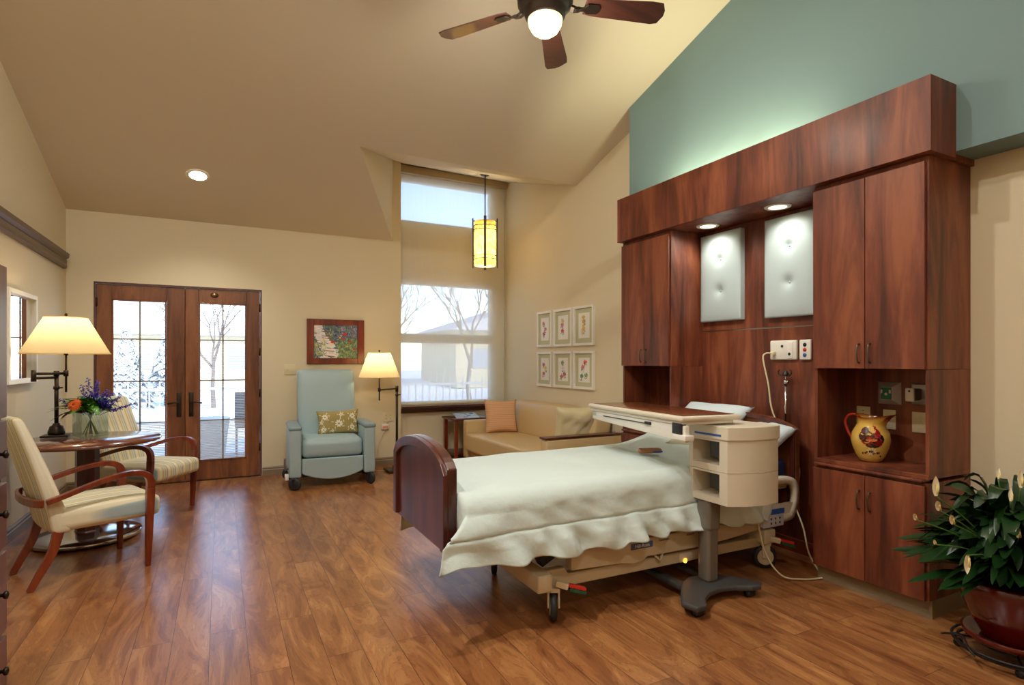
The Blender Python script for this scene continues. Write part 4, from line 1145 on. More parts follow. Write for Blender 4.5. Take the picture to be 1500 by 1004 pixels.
# floor lamp
FX, FY = 1.865, 6.60
t = thing('floor_lamp', 'bronze swing-arm floor lamp with cream shade beside the blue recliner', 'lamp', (FX, FY, 0))
bm = BM(); rbox(bm, FX-.13, FX+.13, FY-.13, FY+.13, 0, .03, .006, 1); lathe(bm, [(.05, .03), (.05, .06), (.035, .085), (.022, .10)], (FX, FY, 0), 24); obj('base', bm, M['bronze'], t)
bm = BM(); tube(bm, [(FX, FY, .09), (FX, FY, 1.0)], .015, 12); tube(bm, [(FX, FY, .90), (FX, FY, .92)], .021, 12); tube(bm, [(FX, FY, .91), (FX+.045, FY, .91)], .006, 8); obj('post', bm, M['bronze'], t)
fx, fy = FX-.215, FY-.02
bm = BM(); tube(bm, [(FX, FY, .985), (fx, fy, .975)], .009, 8); tube(bm, [(FX, FY, .95), (FX, FY, 1.02)], .019, 12); tube(bm, [(fx, fy, .85), (fx, fy, 1.14)], .008, 8); tube(bm, [(fx, fy, .955), (fx, fy, 1.0)], .016, 12); tube(bm, [(fx, fy, 1.12), (fx, fy, 1.18)], .013, 10); obj('swing_arm', bm, M['bronze'], t)
shade_parts(t, (fx, fy), .236, .128, 1.125, 1.41, 4)
bm = BM(); tube(bm, smoothpath([(FX-.01, FY+.12, .012), (FX-.12, FY+.05, .008), (FX-.22, FY+.15, .008), (FX-.20, 6.95, .03), (FX-.10, 7.02, .30), (1.86, 7.02, .50)], 6), .003, 6); obj('cord', bm, M['ivory'], t)

# ------------------------------------------------------------------ flower arrangement
VX, VY = -.89, 5.33
t = thing('flower_arrangement', 'violet and orange flower bouquet in a low square glass vase', 'flowers', (VX, VY, .741))
bm = BM()
r = Matrix.Translation((VX, VY, 0)) @ Matrix.Rotation(math.radians(28), 4, 'Z')
w = .088
for (a, b_, c_, d) in ((-w, w, -w, -w+.005), (-w, w, w-.005, w), (-w, -w+.005, -w+.005, w-.005), (w-.005, w, -w+.005, w-.005)): box(bm, a, b_, c_, d, .742, .93, mt=r)
box(bm, -w, w, -w, w, .741, .7455, mt=r)
obj('vase', bm, M['vase'], t)
def leaf_shape(bm, base, tip, width, curl=.03, n=5, up=V(0, 0, 1), fold=.15):
    base, tip = Vector(base), Vector(tip); ax = tip-base
    s = ax.cross(up)
    if s.length < 1e-5: s = V(1, 0, 0)
    s.normalize(); nrm = s.cross(ax).normalized(); L_ = ax.length
    prev = None
    for i in range(n+1):
        f = i/n; w_ = width*math.sin(PI*min(1, f*.93+.05))**.85*(1 if f < .5 else (1-(f-.5)*.5))
        if i == n: w_ = .0005
        c = base+ax*f+nrm*curl*math.sin(PI*f)
        l = bm.verts.new(c-s*w_/2+nrm*w_*fold); m2 = bm.verts.new(c); r2 = bm.verts.new(c+s*w_/2+nrm*w_*fold)
        if prev:
            for A_, B_ in (((prev[0], prev[1]), (l, m2)), ((prev[1], prev[2]), (m2, r2))):
                f_ = bm.faces.new((A_[0], A_[1], B_[1], B_[0])); f_.smooth = True
        prev = (l, m2, r2)
rd = random.Random(5)
bm = BM()
for k in range(60):
    a = rd.uniform(0, 2*PI); R_ = rd.uniform(.09, .24); b0 = (VX+rd.uniform(-.05, .05), VY+rd.uniform(-.05, .05), .935+rd.uniform(-.01, .04))
    leaf_shape(bm, b0, (VX+R_*math.cos(a), VY+R_*math.sin(a), .95+rd.uniform(-.05, .10)), rd.uniform(.045, .085), .02)
obj('broad_leaves', bm, M['leaf2'], t)
bm = BM()
for k in range(12):
    a = rd.uniform(2.2, 4.6) if k < 7 else rd.uniform(0, 6.28); R_ = rd.uniform(.18, .29)
    leaf_shape(bm, (VX+.03*math.cos(a), VY+.03*math.sin(a), .91), (VX+R_*math.cos(a), VY+R_*math.sin(a), .90+rd.uniform(-.05, .10)), .035, .04)
obj('long_leaves', bm, M['leaf3'], t)
bm = BM()
for k in range(16):
    a = rd.uniform(0, 6.28); tube(bm, [(VX+.05*math.cos(a), VY+.05*math.sin(a), .75), (VX-.03*math.cos(a), VY-.03*math.sin(a), .94)], .003, 5)
obj('stems', bm, M['stem'], t)
rgt = V(.888, -.459, 0)
spikes = [(.0, .28), (.04, .26), (-.03, .23), (.09, .25), (.14, .19), (.19, .17), (.24, .14), (-.12, .13), (-.2, .12), (.08, .16), (.0, .17), (.28, .08), (.17, .10), (-.17, .07)]
for k, (u, h_) in enumerate(spikes):
    base = V(VX, VY, .90)+rgt*u*.25; tip = V(VX, VY, .90)+rgt*(u*.95)+V(rd.uniform(-.04, .04), rd.uniform(-.04, .04), h_)
    bm = BM(); tube(bm, [base, (base+tip)/2+V(0, 0, .01), tip], .002, 5)
    for q in range(15):
        f = .42+.58*q/14; p = base.lerp(tip, f); rr_ = .024*(1.25-f*.75); a = q*2.4
        c0 = p+V(math.cos(a), math.sin(a), .1)*rr_*.9
        for w_ in range(5):
            b2 = a+w_*1.256
            d_ = V(math.cos(b2)*.7, math.sin(b2)*.7, math.sin(b2*2)*.6)*rr_*1.15
            leaf_shape(bm, c0, c0+d_, rr_*.9, .002, 2)
    obj('delphinium_spike', bm, M['purple'], t)
gc = V(VX, VY, .99)-rgt*.045+V(-.03, -.16, 0)
fd = V(-.3, -.85, .35).normalized(); su = fd.cross(V(0, 0, 1)).normalized(); uu_ = su.cross(fd)
bm = BM()
for ring, (rr_, n_, lift) in enumerate(((.052, 22, .0), (.040, 18, .008), (.026, 14, .016))):
    for k in range(n_):
        a = 2*PI*k/n_+ring*.15; d_ = su*math.cos(a)+uu_*math.sin(a)
        leaf_shape(bm, gc+fd*lift+d_*.008, gc+fd*(lift+.004)+d_*rr_, .013, .003, 3, fd)
g_ = obj('gerbera_flower', bm, M['orange'], t)
bm = BM(); lathe(bm, [(0, .012), (.008, .010), (.012, 0), (.0, -.002)], (0, 0, 0), 12)
bmesh.ops.transform(bm, matrix=Matrix.Translation(gc+fd*.012) @ fd.to_track_quat('Z', 'Y').to_matrix().to_4x4(), verts=bm.verts[:]); obj('flower_centre', bm, plain('rust_centre', (150, 66, 30), .8), g_)

# ------------------------------------------------------------------ mirror on left wall
t = thing('wall_mirror', 'white-framed mirror on the left wall above the table lamp', 'mirror', (XL, 5.5, 1.15))
bm = BM(); my0, my1, mz0, mz1, fw = 5.18, 5.88, 1.145, 1.845, .035
x0, x1 = XL+.001, XL+.045
box(bm, x0, x1, my0, my0+fw, mz0, mz1); box(bm, x0, x1, my1-fw, my1, mz0, mz1); box(bm, x0, x1, my0+fw, my1-fw, mz0, mz0+fw); box(bm, x0, x1, my0+fw, my1-fw, mz1-fw, mz1)
obj('frame', bm, M['whiteframe'], t, .003)
bm = BM(); box(bm, x0, XL+.012, my0+fw, my1-fw, mz0+fw, mz1-fw); obj('mirror_glass', bm, M['mirror'], t)

# ------------------------------------------------------------------ dark wardrobe at the left edge
t = thing('wardrobe', 'dark brown drawer cabinet cut off at the left edge of the photo', 'cabinet', (-1.02, 2.1, 0))
bm = BM(); box(bm, XL+.02, -.69, 1.75, 2.60, .05, 1.66); obj('body', bm, M['cherrydk'], t, .003)
bm = BM(); box(bm, XL+.04, -.73, 1.78, 2.57, 0, .05); obj('plinth', bm, M['black'], t)
for z0, z1, hz in ((.07, .36, .26), (.37, .66, .52), (.67, .90, .795), (.91, 1.12, 1.0)):
    bm = BM(); box(bm, -.69, -.672, 1.76, 2.59, z0, z1-.01); d = obj('drawer', bm, M['cherrydk'], t, .002)
    bm = BM(); lathe(bm, [(.006, 0), (.006, .012), (.014, .018), (.014, .026), (0, .030)], (-.672, 2.50, hz), 14, 'x'); obj('knob', bm, M['bronze'], d)
bm = BM(); box(bm, -.69, -.672, 1.76, 2.59, 1.12, 1.65); obj('door', bm, M['cherrydk'], t, .002)

# ------------------------------------------------------------------ recliner
RX, RY = 1.05, 6.10
t = thing('recliner', 'light blue vinyl wheeled hospital recliner against the far wall', 'recliner', (RX, RY, 0), math.radians(-3))
def rob(name, bm, mat, par=None, **k): return obj(name, bm, mat, par or t, local=True, **k)
# local: x right, y back(+), z up ; front at y=0
bm = BM()
def backf(p):
    x, y, z = p; k = max(0, z-.40)/.82
    return (x*(1+.02*k), y+.14*k, z)
rbox(bm, -.312, .305, .50, .63, .34, 1.215, .05, 7, (0, .012, 0), backf); b_ = rob('backrest', bm, M['vinyl'])
bm = BM(); rbox(bm, -.10, .11, .575, .579, .82, .826, .001, 1); rob('back_seam', bm, M['grey'], b_)
bm = BM(); rbox(bm, -.312, .305, .02, .58, .305, .50, .05, 6, (0, .01, .015)); rob('seat_cushion', bm, M['vinyl'])
bm = BM(); pts = [(-.312, .305), (.305, .305)]+[(.305-.617*k/20, .155-.075*math.sin(PI*k/20)**.8) for k in range(21)]
prism(bm, pts, 0, .05, 'y'); rob('leg_rest', bm, M['vinyl'], bevel=.012, seg=3)
for s in (-1, 1):
    xa, xb = (-.435, -.318) if s < 0 else (.311, .428)
    bm = BM(); rbox(bm, xa, xb, -.03, .62, .12, .622, .022, 5, (.004, .0, 0)); ar = rob('side_panel', bm, M['vinyl'])
    bm = BM(); rbox(bm, xa-.006, xb+.006, -.04, .60, .600, .648, .022, 4, (0, 0, .004)); rob('armrest', bm, plain('blue_grey_arm_pad', (128, 150, 158), .45), ar)
bm = BM(); tube(bm, [(-.36, .05, .09), (-.36, .56, .09)], .015, 8); tube(bm, [(.36, .05, .09), (.36, .56, .09)], .015, 8); tube(bm, [(-.36, .3, .09), (.36, .3, .09)], .015, 8); box(bm, -.30, .30, .1, .5, .10, .30); rob('under_frame', bm, M['black'])
for (x, y) in ((-.385, -.045), (.375, -.02), (-.42, .56), (.40, .56)):
    bm = BM(); lathe(bm, [(0, -.016), (.054, -.016), (.063, -.010), (.066, 0), (.063, .010), (.054, .016), (0, .016)], (0, 0, .066), 24, 'x'); bmesh.ops.transform(bm, matrix=Matrix.Translation((x, y, 0)) @ Matrix.Rotation(math.radians(62 if x < 0 else 35), 4, 'Z'), verts=bm.verts[:]); cst = rob('caster', bm, M['rubber'])
    bm = BM(); sweep(bm, [(x+.02, y, .05), (x+.02, y, .115)], .03, .006, (0, 1, 0)); sweep(bm, [(x-.02, y, .05), (x-.02, y, .115)], .03, .006, (0, 1, 0)); box(bm, x-.024, x+.024, y-.02, y+.02, .108, .125); rob('fork', bm, M['black'], cst)
bm = BM(); tube(bm, smoothpath([(-.445, .10, .20), (-.47, .02, .21), (-.475, .0, .25), (-.475, .0, .33)], 4), .011, 8); rob('release_lever', bm, M['greyl'])
bm = BM(); rbox(bm, -.475, -.437, -.005, .06, .10, .16, .008, 1); pl = rob('brake_pedal', bm, M['white'])
bm = BM(); rbox(bm, -.478, -.474, .0, .05, .12, .14, .001, 1); rob('red_mark', bm, M['red'], pl)
# cushion with floral print
def floral_cushion():
    W_, H_, T_ = .36, .21, .12
    mt = Matrix.Translation((1.165, 6.49, .63)) @ Matrix.Rotation(math.radians(-3), 4, 'Z') @ Matrix.Rotation(math.radians(-12), 4, 'X') @ Matrix.Rotation(PI/2, 4, 'X') @ Matrix.Rotation(math.radians(2), 4, 'Z')
    W_, H_ = .46, .275
    bm = BM(); pillow(bm, W_, H_, T_, Matrix.Identity(4), seed=8)
    o = obj('throw_cushion', bm, M['goldfab']); o.matrix_world = mt
    o['label'] = 'gold lumbar cushion with cream floral print on the blue recliner'; o['category'] = 'cushion'
    q = []; r_ = random.Random(4)
    def surf(x, y):
        u, v = max(-.99, min(.99, x/(W_/2))), max(-.99, min(.99, y/(H_/2)))
        e = (1-abs(u)**2.6)*(1-abs(v)**2.6)
        return V(u*W_/2*(1-.10*(1-v*v)*abs(u)), v*H_/2*(1-.10*(1-u*u)*abs(v)), T_/2*max(0, e)**.42+.0015)
    def pet(cx, cy, a, l, w_, c):
        n_ = 8; P = []
        for k in range(n_):
            th = 2*PI*k/n_; dx, dy = l*(.5+.5*math.cos(th)), w_*math.sin(th)
            P.append(surf(cx+dx*math.cos(a)-dy*math.sin(a), cy+dx*math.sin(a)+dy*math.cos(a)))
        for k in range(1, n_-1): q.append(([P[0], P[k], P[k+1]], c))
    for (cx, cy, s) in ((0, -.02, 1.2), (-.15, .06, 1), (.16, .06, 1), (-.17, -.08, .9), (.15, -.07, .9), (.03, .085, .6), (-.07, -.10, .5), (.2, 0, .5), (-.2, -.0, .5)):
        for k in range(9): pet(cx+.008*math.cos(k*.7)*s, cy+.008*math.sin(k*.7)*s, k*2*PI/9+r_.uniform(-.2, .2), .030*s, .0075*s, (236, 228, 204))
        a0 = r_.uniform(0, 6)
        for k in range(5): pet(cx+.05*s*math.cos(a0+k*1.3), cy+.035*s*math.sin(a0+k*1.3), a0+k*1.7, .028*s, .006, (224, 214, 184))
    strokes_mesh('floral_print', q, M['tint'], o, local=True)
floral_cushion()

# painting
t = thing('framed_painting', 'framed garden path painting in a wide cherry frame above the recliner', 'painting', (1.238, YF, 1.278))
px0, px1, pz0, pz1 = .902, 1.575, 1.278, 1.816; fw = .082
bm = BM(); y0, y1 = YF-.03, YF-.001
box(bm, px0, px0+fw, y0, y1, pz0, pz1); box(bm, px1-fw, px1, y0, y1, pz0, pz1); box(bm, px0+fw, px1-fw, y0, y1, pz0, pz0+fw-.012); box(bm, px0+fw, px1-fw, y0, y1, pz1-fw+.012, pz1)
obj('frame', bm, M['cherry2'], t, .005)
def painting_quads():
    q = []; r_ = random.Random(21)
    ax0, ax1, az0, az1 = px0+fw, px1-fw, pz0+fw-.012, pz1-fw+.012; yy = y1-.012
    W_, H_ = ax1-ax0, az1-az0
    def put(u, v, l, w_, a, c, dy=0):
        cx, cz = ax0+u*W_, az0+v*H_
        P = []
        for s1, s2 in ((-1, -1), (1, -1), (1, 1), (-1, 1)):
            x = cx+s1*l/2*math.cos(a)-s2*w_/2*math.sin(a); z = cz+s1*l/2*math.sin(a)+s2*w_/2*math.cos(a)
            P.append((max(ax0, min(ax1, x)), yy-dy, max(az0, min(az1, z))))
        q.append((P, c))
    put(.5, .5, W_, H_, 0, (104, 122, 120))
    k = 0
    def d():
        nonlocal k; k += 1; return .0002+k*.000002
    for i in range(420):
        u, v = r_.random(), r_.random(); put(u, v, .03, .010, r_.uniform(0, 3), r_.choice([(88, 112, 104), (62, 82, 104), (124, 146, 118), (120, 146, 168), (150, 168, 132), (180, 190, 160)]), d())
    for i in range(220):   # pale path sweeping from lower left up to the left top
        v = r_.random(); w_ = .17*(1.2-v*.85)
        u = .36-.26*v+.05*math.sin(v*6)+r_.uniform(-w_, w_)
        put(u, v, .05, .016, r_.uniform(-.3, .05), r_.choice([(246, 238, 228), (236, 224, 214), (220, 226, 236), (250, 244, 236)]), d())
    for v in (.06, .22, .60, .66, .80): put(.36-.1*v, v, .12, .008, -.12, (150, 84, 56), d())
    for i in range(300):
        u, v = r_.uniform(.55, 1), r_.uniform(0, .55); put(u, v, .026, .005, r_.uniform(1.1, 2.1), r_.choice([(128, 160, 80), (72, 104, 66), (172, 186, 104), (102, 134, 86)]), d())
    for i in range(90):
        u, v = r_.uniform(.0, .28), r_.uniform(.1, .5); put(u, v, .022, .008, r_.uniform(.6, 2.5), r_.choice([(216, 210, 132), (190, 186, 110), (136, 166, 190)]), d())
    for i in range(130):
        u, v = r_.uniform(.45, 1), r_.uniform(.62, 1); put(u, v, .020, .007, r_.uniform(1, 2.2), r_.choice([(140, 116, 178), (104, 92, 160), (60, 70, 110), (176, 158, 206)]), d())
    for (u, v) in ((.72, .72), (.66, .58), (.44, .50), (.82, .52), (.93, .28), (.70, .74), (.40, .49)):
        for s in range(5): put(u+r_.uniform(-.02, .02), v+r_.uniform(-.02, .02), .020, .010, r_.uniform(0, 3), (214, 50, 34), d())
    for (u, v) in ((.62, .68), (.22, .55), (.60, .62), (.75, .36)):
        for s in range(4): put(u+r_.uniform(-.02, .02), v+r_.uniform(-.02, .02), .014, .008, r_.uniform(0, 3), (238, 200, 60), d())
    return q
strokes_mesh('canvas', painting_quads(), M['tint'], t)

# switch plate & outlet on far wall
t = thing('light_switch', 'ivory double light switch beside the french doors', 'light switch', (.717, YF, 1.155))
bm = BM(); rbox(bm, .653, .78, YF-.007, YF-.0005, 1.155, 1.275, .003, 1); obj('plate', bm, M['ivory'], t)
for x in (.69, .743):
    bm = BM(); box(bm, x-.005, x+.005, YF-.017, YF-.006, 1.208, 1.226); obj('toggle', bm, M['ivory'], t, .001)
t = thing('wall_outlet', 'ivory double outlet low on the far wall beside the floor lamp', 'outlet', (1.88, YF, .54))
bm = BM(); rbox(bm, 1.815, 1.945, YF-.007, YF-.0005, .545, .668, .003, 1); obj('plate', bm, M['ivory'], t)
bm = BM()
for z in (.585, .628):
    for x in (1.85, 1.91): box(bm, x-.006, x-.003, YF-.009, YF-.006, z-.006, z+.006); box(bm, x+.003, x+.006, YF-.009, YF-.006, z-.006, z+.006)
obj('sockets', bm, M['grey'], t)
t = thing('plug_adapter', 'white and orange plug adapter hanging below the wall outlet', 'plug', (1.83, YF-.03, .45))
bm = BM(); rbox(bm, 1.79, 1.875, YF-.045, YF-.008, .455, .52, .008, 1); b_ = obj('housing', bm, M['white'], t)
bm = BM(); rbox(bm, 1.80, 1.865, YF-.047, YF-.044, .468, .50, .001, 1); obj('orange_tag', bm, plain('salmon_tag', (226, 150, 120), .6), b_)
bm = BM(); tube(bm, [(1.86, YF-.02, .52), (1.875, YF-.025, .56), (1.87, YF-.012, .585)], .004, 6); obj('plug_lead', bm, M['white'], t)

# ------------------------------------------------------------------ sofa
SX0, SX1, SY0, SY1 = 2.70, 3.58, 4.52, 6.57
t = thing('sofa', 'long tan vinyl sofa along the right wall with a wood-capped near arm', 'sofa', (3.14, 5.55, 0))
bm = BM(); rbox(bm, SX0-.02, 3.40, SY0+.125, SY1-.125, .13, .425, .03, 8, (0, 0, .012), lambda p: (p[0]+(0 if p[0] > 2.8 else (.06 if p[2] < .2 else 0)), p[1], p[2])); obj('seat', bm, M['sofa'], t)
bm = BM(); rbox(bm, 3.34, 3.56, SY0+.72, SY1-.12, .40, .815, .05, 8, (.012, 0, 0), lambda p: (p[0]-.05+.07*(p[2]-.4)/.4, p[1], p[2])); obj('backrest', bm, M['sofa'], t)
for k in range(4):
    y0 = SY0+.13+k*.147
    bm = BM(); rbox(bm, 3.34, 3.56, y0, y0+.143, .40, .80, .045, 3, (.012, 0, 0), lambda p: (p[0]-.05+.07*(p[2]-.4)/.4, p[1], p[2])); obj('back_bolster', bm, M['sofa'], t)
bm = BM(); rbox(bm, SX0, SX1, SY1-.12, SY1, .11, .575, .02, 3); obj('arm', bm, M['sofa'], t)
bm = BM(); rbox(bm, SX0, SX1, SY0, SY0+.12, .11, .575, .02, 3); a_ = obj('arm', bm, M['sofa'], t)
bm = BM(); rbox(bm, SX0-.01, SX1, SY0-.005, SY0+.125, .576, .594, .006, 2); obj('arm_cap', bm, M['cherrydk'], a_)
for x in (SX0+.08, SX1-.08):
    for y in (SY0+.06, SY1-.06):
        bm = BM(); sweep(bm, [(x, y, 0), (x, y, .112)], .045, .045, (1, 0, 0)); obj('leg', bm, M['cherry2'], t, .003)
def big_cushion(name, label, w, h, th, loc, rot, mat, noise, seed):
    bm = BM(); pillow(bm, w, h, th, Matrix.Identity(4), noise=noise, seed=seed)
    o = obj(name, bm, mat); o.location = loc; o.rotation_euler = rot; tag(o, label, 'cushion'); return o
M['corduroy'] = striped('ribbed_peach_fabric', (222, 176, 136), [(196, 144, 104), (206, 156, 114)], 1, 22)
big_cushion('throw_cushion', 'square ribbed peach cushion at the window end of the sofa', .42, .42, .15, (3.10, 6.30, .625), (math.radians(78), 0, math.radians(-12)), M['corduroy'], .0, 1)
big_cushion('throw_cushion', 'cream satin cushion slumped against the near arm of the sofa', .43, .44, .17, (3.20, 4.80, .655), (math.radians(70), 0, math.radians(160)), M['satin'], .008, 3)

# end table with magazines
t = thing('end_table', 'cherry end table between the sofa and the window wall', 'end table', (2.92, 6.84, 0))
ex0, ex1, ey0, ey1 = 2.60, 3.28, 6.61, 7.06
bm = BM(); rbox(bm, ex0, ex1, ey0, ey1, .555, .585, .008, 2); obj('top', bm, M['cherrydk'], t)
for x in (ex0+.04, ex1-.04):
    for y in (ey0+.04, ey1-.04):
        bm = BM(); sweep(bm, [(x, y, 0), (x, y, .555)], .045, .045, (1, 0, 0)); obj('leg', bm, M['cherry2'], t, .003)
bm = BM(); box(bm, ex0+.03, ex1-.03, ey0+.03, ey1-.03, .12, .145); obj('shelf', bm, M['cherrydk'], t, .003)
def magazine(x, y, z, rz, label, seed, w=.21, h=.27, tilt=0):
    t = thing('magazine', label, 'magazine', (x, y, z), rz)
    bm = BM(); rbox(bm, -w/2, w/2, -h/2, h/2, 0, .006, .001, 1); obj('pages', bm, M['paper'], t, local=True)
    r_ = random.Random(seed); q = []
    q.append(([(-w/2, -h/2, .0065), (w/2, -h/2, .0065), (w/2, h/2, .0065), (-w/2, h/2, .0065)], (196, 222, 244)))  # pale blue-white ground stands in for the window's reflection on the cover
    for k in range(30):
        cx, cy = r_.uniform(-w/2+.03, w/2-.03), r_.uniform(-h/2+.03, h/2-.03); a, b_ = r_.uniform(.01, .03), r_.uniform(.005, .02)
        q.append(([(cx-a, cy-b_, .0066+k*1e-5), (cx+a, cy-b_, .0066+k*1e-5), (cx+a, cy+b_, .0066+k*1e-5), (cx-a, cy+b_, .0066+k*1e-5)], r_.choice([(240, 246, 252), (130, 180, 230), (90, 130, 190), (220, 236, 248)])))
    strokes_mesh('cover_picture_and_sheen', q, M['magazine'], t, local=True)
    t.rotation_euler = (math.radians(tilt), 0, rz)
magazine(2.83, 6.79, .604, math.radians(-10), 'blue-and-white magazine on the end table, left one', 1, .30, .26, 8)
magazine(3.12, 6.80, .5855, math.radians(8), 'glossy blue magazine on the end table, closer to the sofa cushion', 2)

# botanical prints
cols = [(5.875, 6.228), (5.428, 5.832), (5.0, 5.40)]
rowsz = [(1.488, 1.931), (1.0, 1.428)]
names = {(0, 0): ('pink blossom sprig', [(.35, .75, (196, 120, 140)), (.6, .5, (206, 110, 140)), (.4, .3, (176, 70, 90))]),
         (0, 1): ('rose with green leaves', [(.45, .78, (214, 196, 110)), (.42, .6, (206, 120, 150)), (.45, .36, (200, 70, 100))]),
         (0, 2): ('yellow lily', [(.45, .82, (222, 180, 60)), (.5, .65, (210, 150, 80)), (.48, .42, (236, 190, 70)), (.4, .3, (232, 190, 160))]),
         (1, 0): ('red and yellow bloom', [(.35, .7, (200, 90, 100)), (.6, .55, (230, 196, 60)), (.35, .3, (196, 80, 90))]),
         (1, 1): ('pale orchid', [(.45, .8, (120, 160, 90)), (.5, .55, (226, 206, 216)), (.35, .2, (190, 80, 120)), (.65, .3, (176, 70, 110))]),
         (1, 2): ('scarlet poppy', [(.62, .82, (210, 70, 60)), (.4, .62, (214, 120, 130)), (.3, .25, (80, 130, 100)), (.7, .3, (120, 160, 90))])}
place = {(0, 0): 'upper left', (0, 1): 'upper middle', (0, 2): 'upper right', (1, 0): 'lower left', (1, 1): 'lower middle', (1, 2): 'lower right'}
xw = XR-.001
for ri, (z0, z1) in enumerate(rowsz):
    for ci, (y0, y1) in enumerate(cols):
        nm, fl = names[(ri, ci)]
        t = thing('botanical_print', '%s white-framed %s print of the six above the sofa' % (place[(ri, ci)], nm), 'framed print', (xw, (y0+y1)/2, z0), 0, 'botanical prints above the sofa')
        y1 = y1-.006
        f = .028; xf = xw-.03
        bm = BM(); box(bm, xf, xw, y0, y0+f, z0, z1); box(bm, xf, xw, y1-f, y1, z0, z1); box(bm, xf, xw, y0+f, y1-f, z0, z0+f); box(bm, xf, xw, y0+f, y1-f, z1-f, z1); obj('frame', bm, M['whiteframe'], t, .002)
        bm = BM(); box(bm, xw-.012, xw, y0+f, y1-f, z0+f, z1-f); obj('mat', bm, M['matboard'], t)
        w_, h_ = (y1-y0), (z1-z0)
        pa, pb, pc, pd = y0+w_*.23, y1-w_*.23, z0+h_*.18, z1-h_*.18
        bm = BM(); box(bm, xw-.014, xw-.012, pa, pb, pc, pd); obj('paper', bm, M['paper'], t)
        q = []; r_ = random.Random(ri*7+ci)
        def yz(u, v): return (pb-(pb-pa)*u, pc+(pd-pc)*v)
        def ell(u, v, a, b_, rot, c, dx):
            y, z = yz(u, v); P = []
            for k in range(8):
                th = 2*PI*k/8; p, s = a*math.cos(th), b_*math.sin(th)
                P.append((xw-.0145-dx, y+p*math.cos(rot)-s*math.sin(rot), z+p*math.sin(rot)+s*math.cos(rot)))
            q.append((P, c))
        for (u, v, c) in fl:
            for k in range(7):
                a = k*.9+r_.uniform(-.2, .2); cc = tuple(max(0, min(255, x_+r_.randint(-22, 22))) for x_ in c)
                du, dv = .10*math.cos(a), .055*math.sin(a)
                ell(u+du, v+dv, .015, .0075, -a, cc, .0002+.0001*k)
            for k in range(3): ell(u+r_.uniform(-.15, .15), v-.12+r_.uniform(-.04, .04), .018, .0045, r_.uniform(0, 3), r_.choice([(110, 140, 90), (140, 160, 110), (90, 120, 80)]), .0001)
        for k in range(4): ell(.5+r_.uniform(-.05, .05), .3+k*.12, .020, .0016, PI/2+r_.uniform(-.3, .3), (140, 156, 110), .00005)
        strokes_mesh('flower_drawing', q, M['tint'], t)

# ------------------------------------------------------------------ pendant lantern
PX_, PY_ = 2.92, 6.38
zcd = 3.337+(PY_-AY)*(3.862-3.337)/(YF-AY)
t = thing('pendant_lantern', 'amber cylinder pendant lantern hanging in the window bay', 'pendant lamp', (PX_, PY_, zcd))
bm = BM(); lathe(bm, [(.0, -.032), (.05, -.030), (.066, -.014), (.068, 0)], (PX_, PY_, zcd), 24); obj('canopy', bm, M['bronze'], t)
bm = BM(); tube(bm, [(PX_, PY_, zcd-.02), (PX_, PY_, 3.09)], .008, 8); tube(bm, [(PX_, PY_, 3.07), (PX_, PY_, 3.12)], .016, 10); obj('rod', bm, M['bronze'], t)
pz0, pz1, pr = 2.485, 3.055, .134
bm = BM(); n = 40
rg = [[bm.verts.new((PX_+pr*math.cos(2*PI*j/n), PY_+pr*math.sin(2*PI*j/n), z)) for j in range(n)] for z in (pz0+.01, pz0+.2, pz0+.4, pz1-.01)]
for a, b_ in zip(rg, rg[1:]):
    for j in range(n): f = bm.faces.new((a[j], a[(j+1) % n], b_[(j+1) % n], b_[j])); f.smooth = True
obj('mica_shade', bm, M['pendshade'], t)
bm = BM()
for k in range(4):
    a = k*PI/2+math.radians(-114.6); x, y = PX_+(pr+.018)*math.cos(a), PY_+(pr+.018)*math.sin(a)
    m4 = Matrix.Translation((x, y, 0)) @ Matrix.Rotation(a, 4, 'Z'); box(bm, -.008, .008, -.016, .016, pz0-.015, pz1+.03, mt=m4)
for z in (pz0+.09, pz0+.13, pz1-.12, pz1-.07):
    tube(bm, [(PX_+(pr+.010)*math.cos(2*PI*j/32), PY_+(pr+.010)*math.sin(2*PI*j/32), z) for j in range(33)], .0045, 6, cap=False)
for k in range(2):
    a = k*PI/2+math.radians(-114.6); dx, dy = (pr+.02)*math.cos(a), (pr+.02)*math.sin(a); tube(bm, [(PX_-dx, PY_-dy, pz1), (PX_+dx, PY_+dy, pz1)], .006, 6)
tube(bm, [(PX_, PY_, pz0-.04), (PX_, PY_, pz0-.005)], .008, 8)
obj('cage', bm, M['bronze'], t)
bm = BM(); lathe(bm, [(0, 0), (pr-.006, 0)], (PX_, PY_, pz0+.01), 32, cap=False); obj('bottom_diffuser', bm, emit('diffuser_glow', (255, 240, 190), 1.0), t)
for z in (2.62, 2.84):
    L = bpy.data.lights.new('lantern_bulb', 'POINT'); L.energy = 6; L.color = (1, .80, .48); L.shadow_soft_size = .03
    lo = bpy.data.objects.new('lantern_bulb', L); C.objects.link(lo); lo.location = (PX_, PY_, z)
# smoke detectors
def ceil_disc(name, label, x, y, z, r, tilt):
    bm = BM(); lathe(bm, [(0, -.04), (r*.55, -.038), (r*.85, -.03), (r, -.014), (r, 0)], (0, 0, 0), 28)
    o = obj(name, bm, M['whiteframe']); o.location = (x, y, z); o.rotation_euler = tilt; tag(o, label, 'smoke detector'); return o
yd = 6.40; ceil_disc('smoke_detector', 'small white smoke detector on the dormer ceiling beside the lantern rod', 2.75, yd, 3.337+(yd-AY)*.3125-.004, .06, (math.atan(.3125), 0, 0))
ceil_disc('smoke_detector', 'round white detector on the main ceiling partly behind a fan blade', 2.13, 3.60, zc(2.13, 3.60)-.004, .075, (-math.atan(.29), 0, 0))
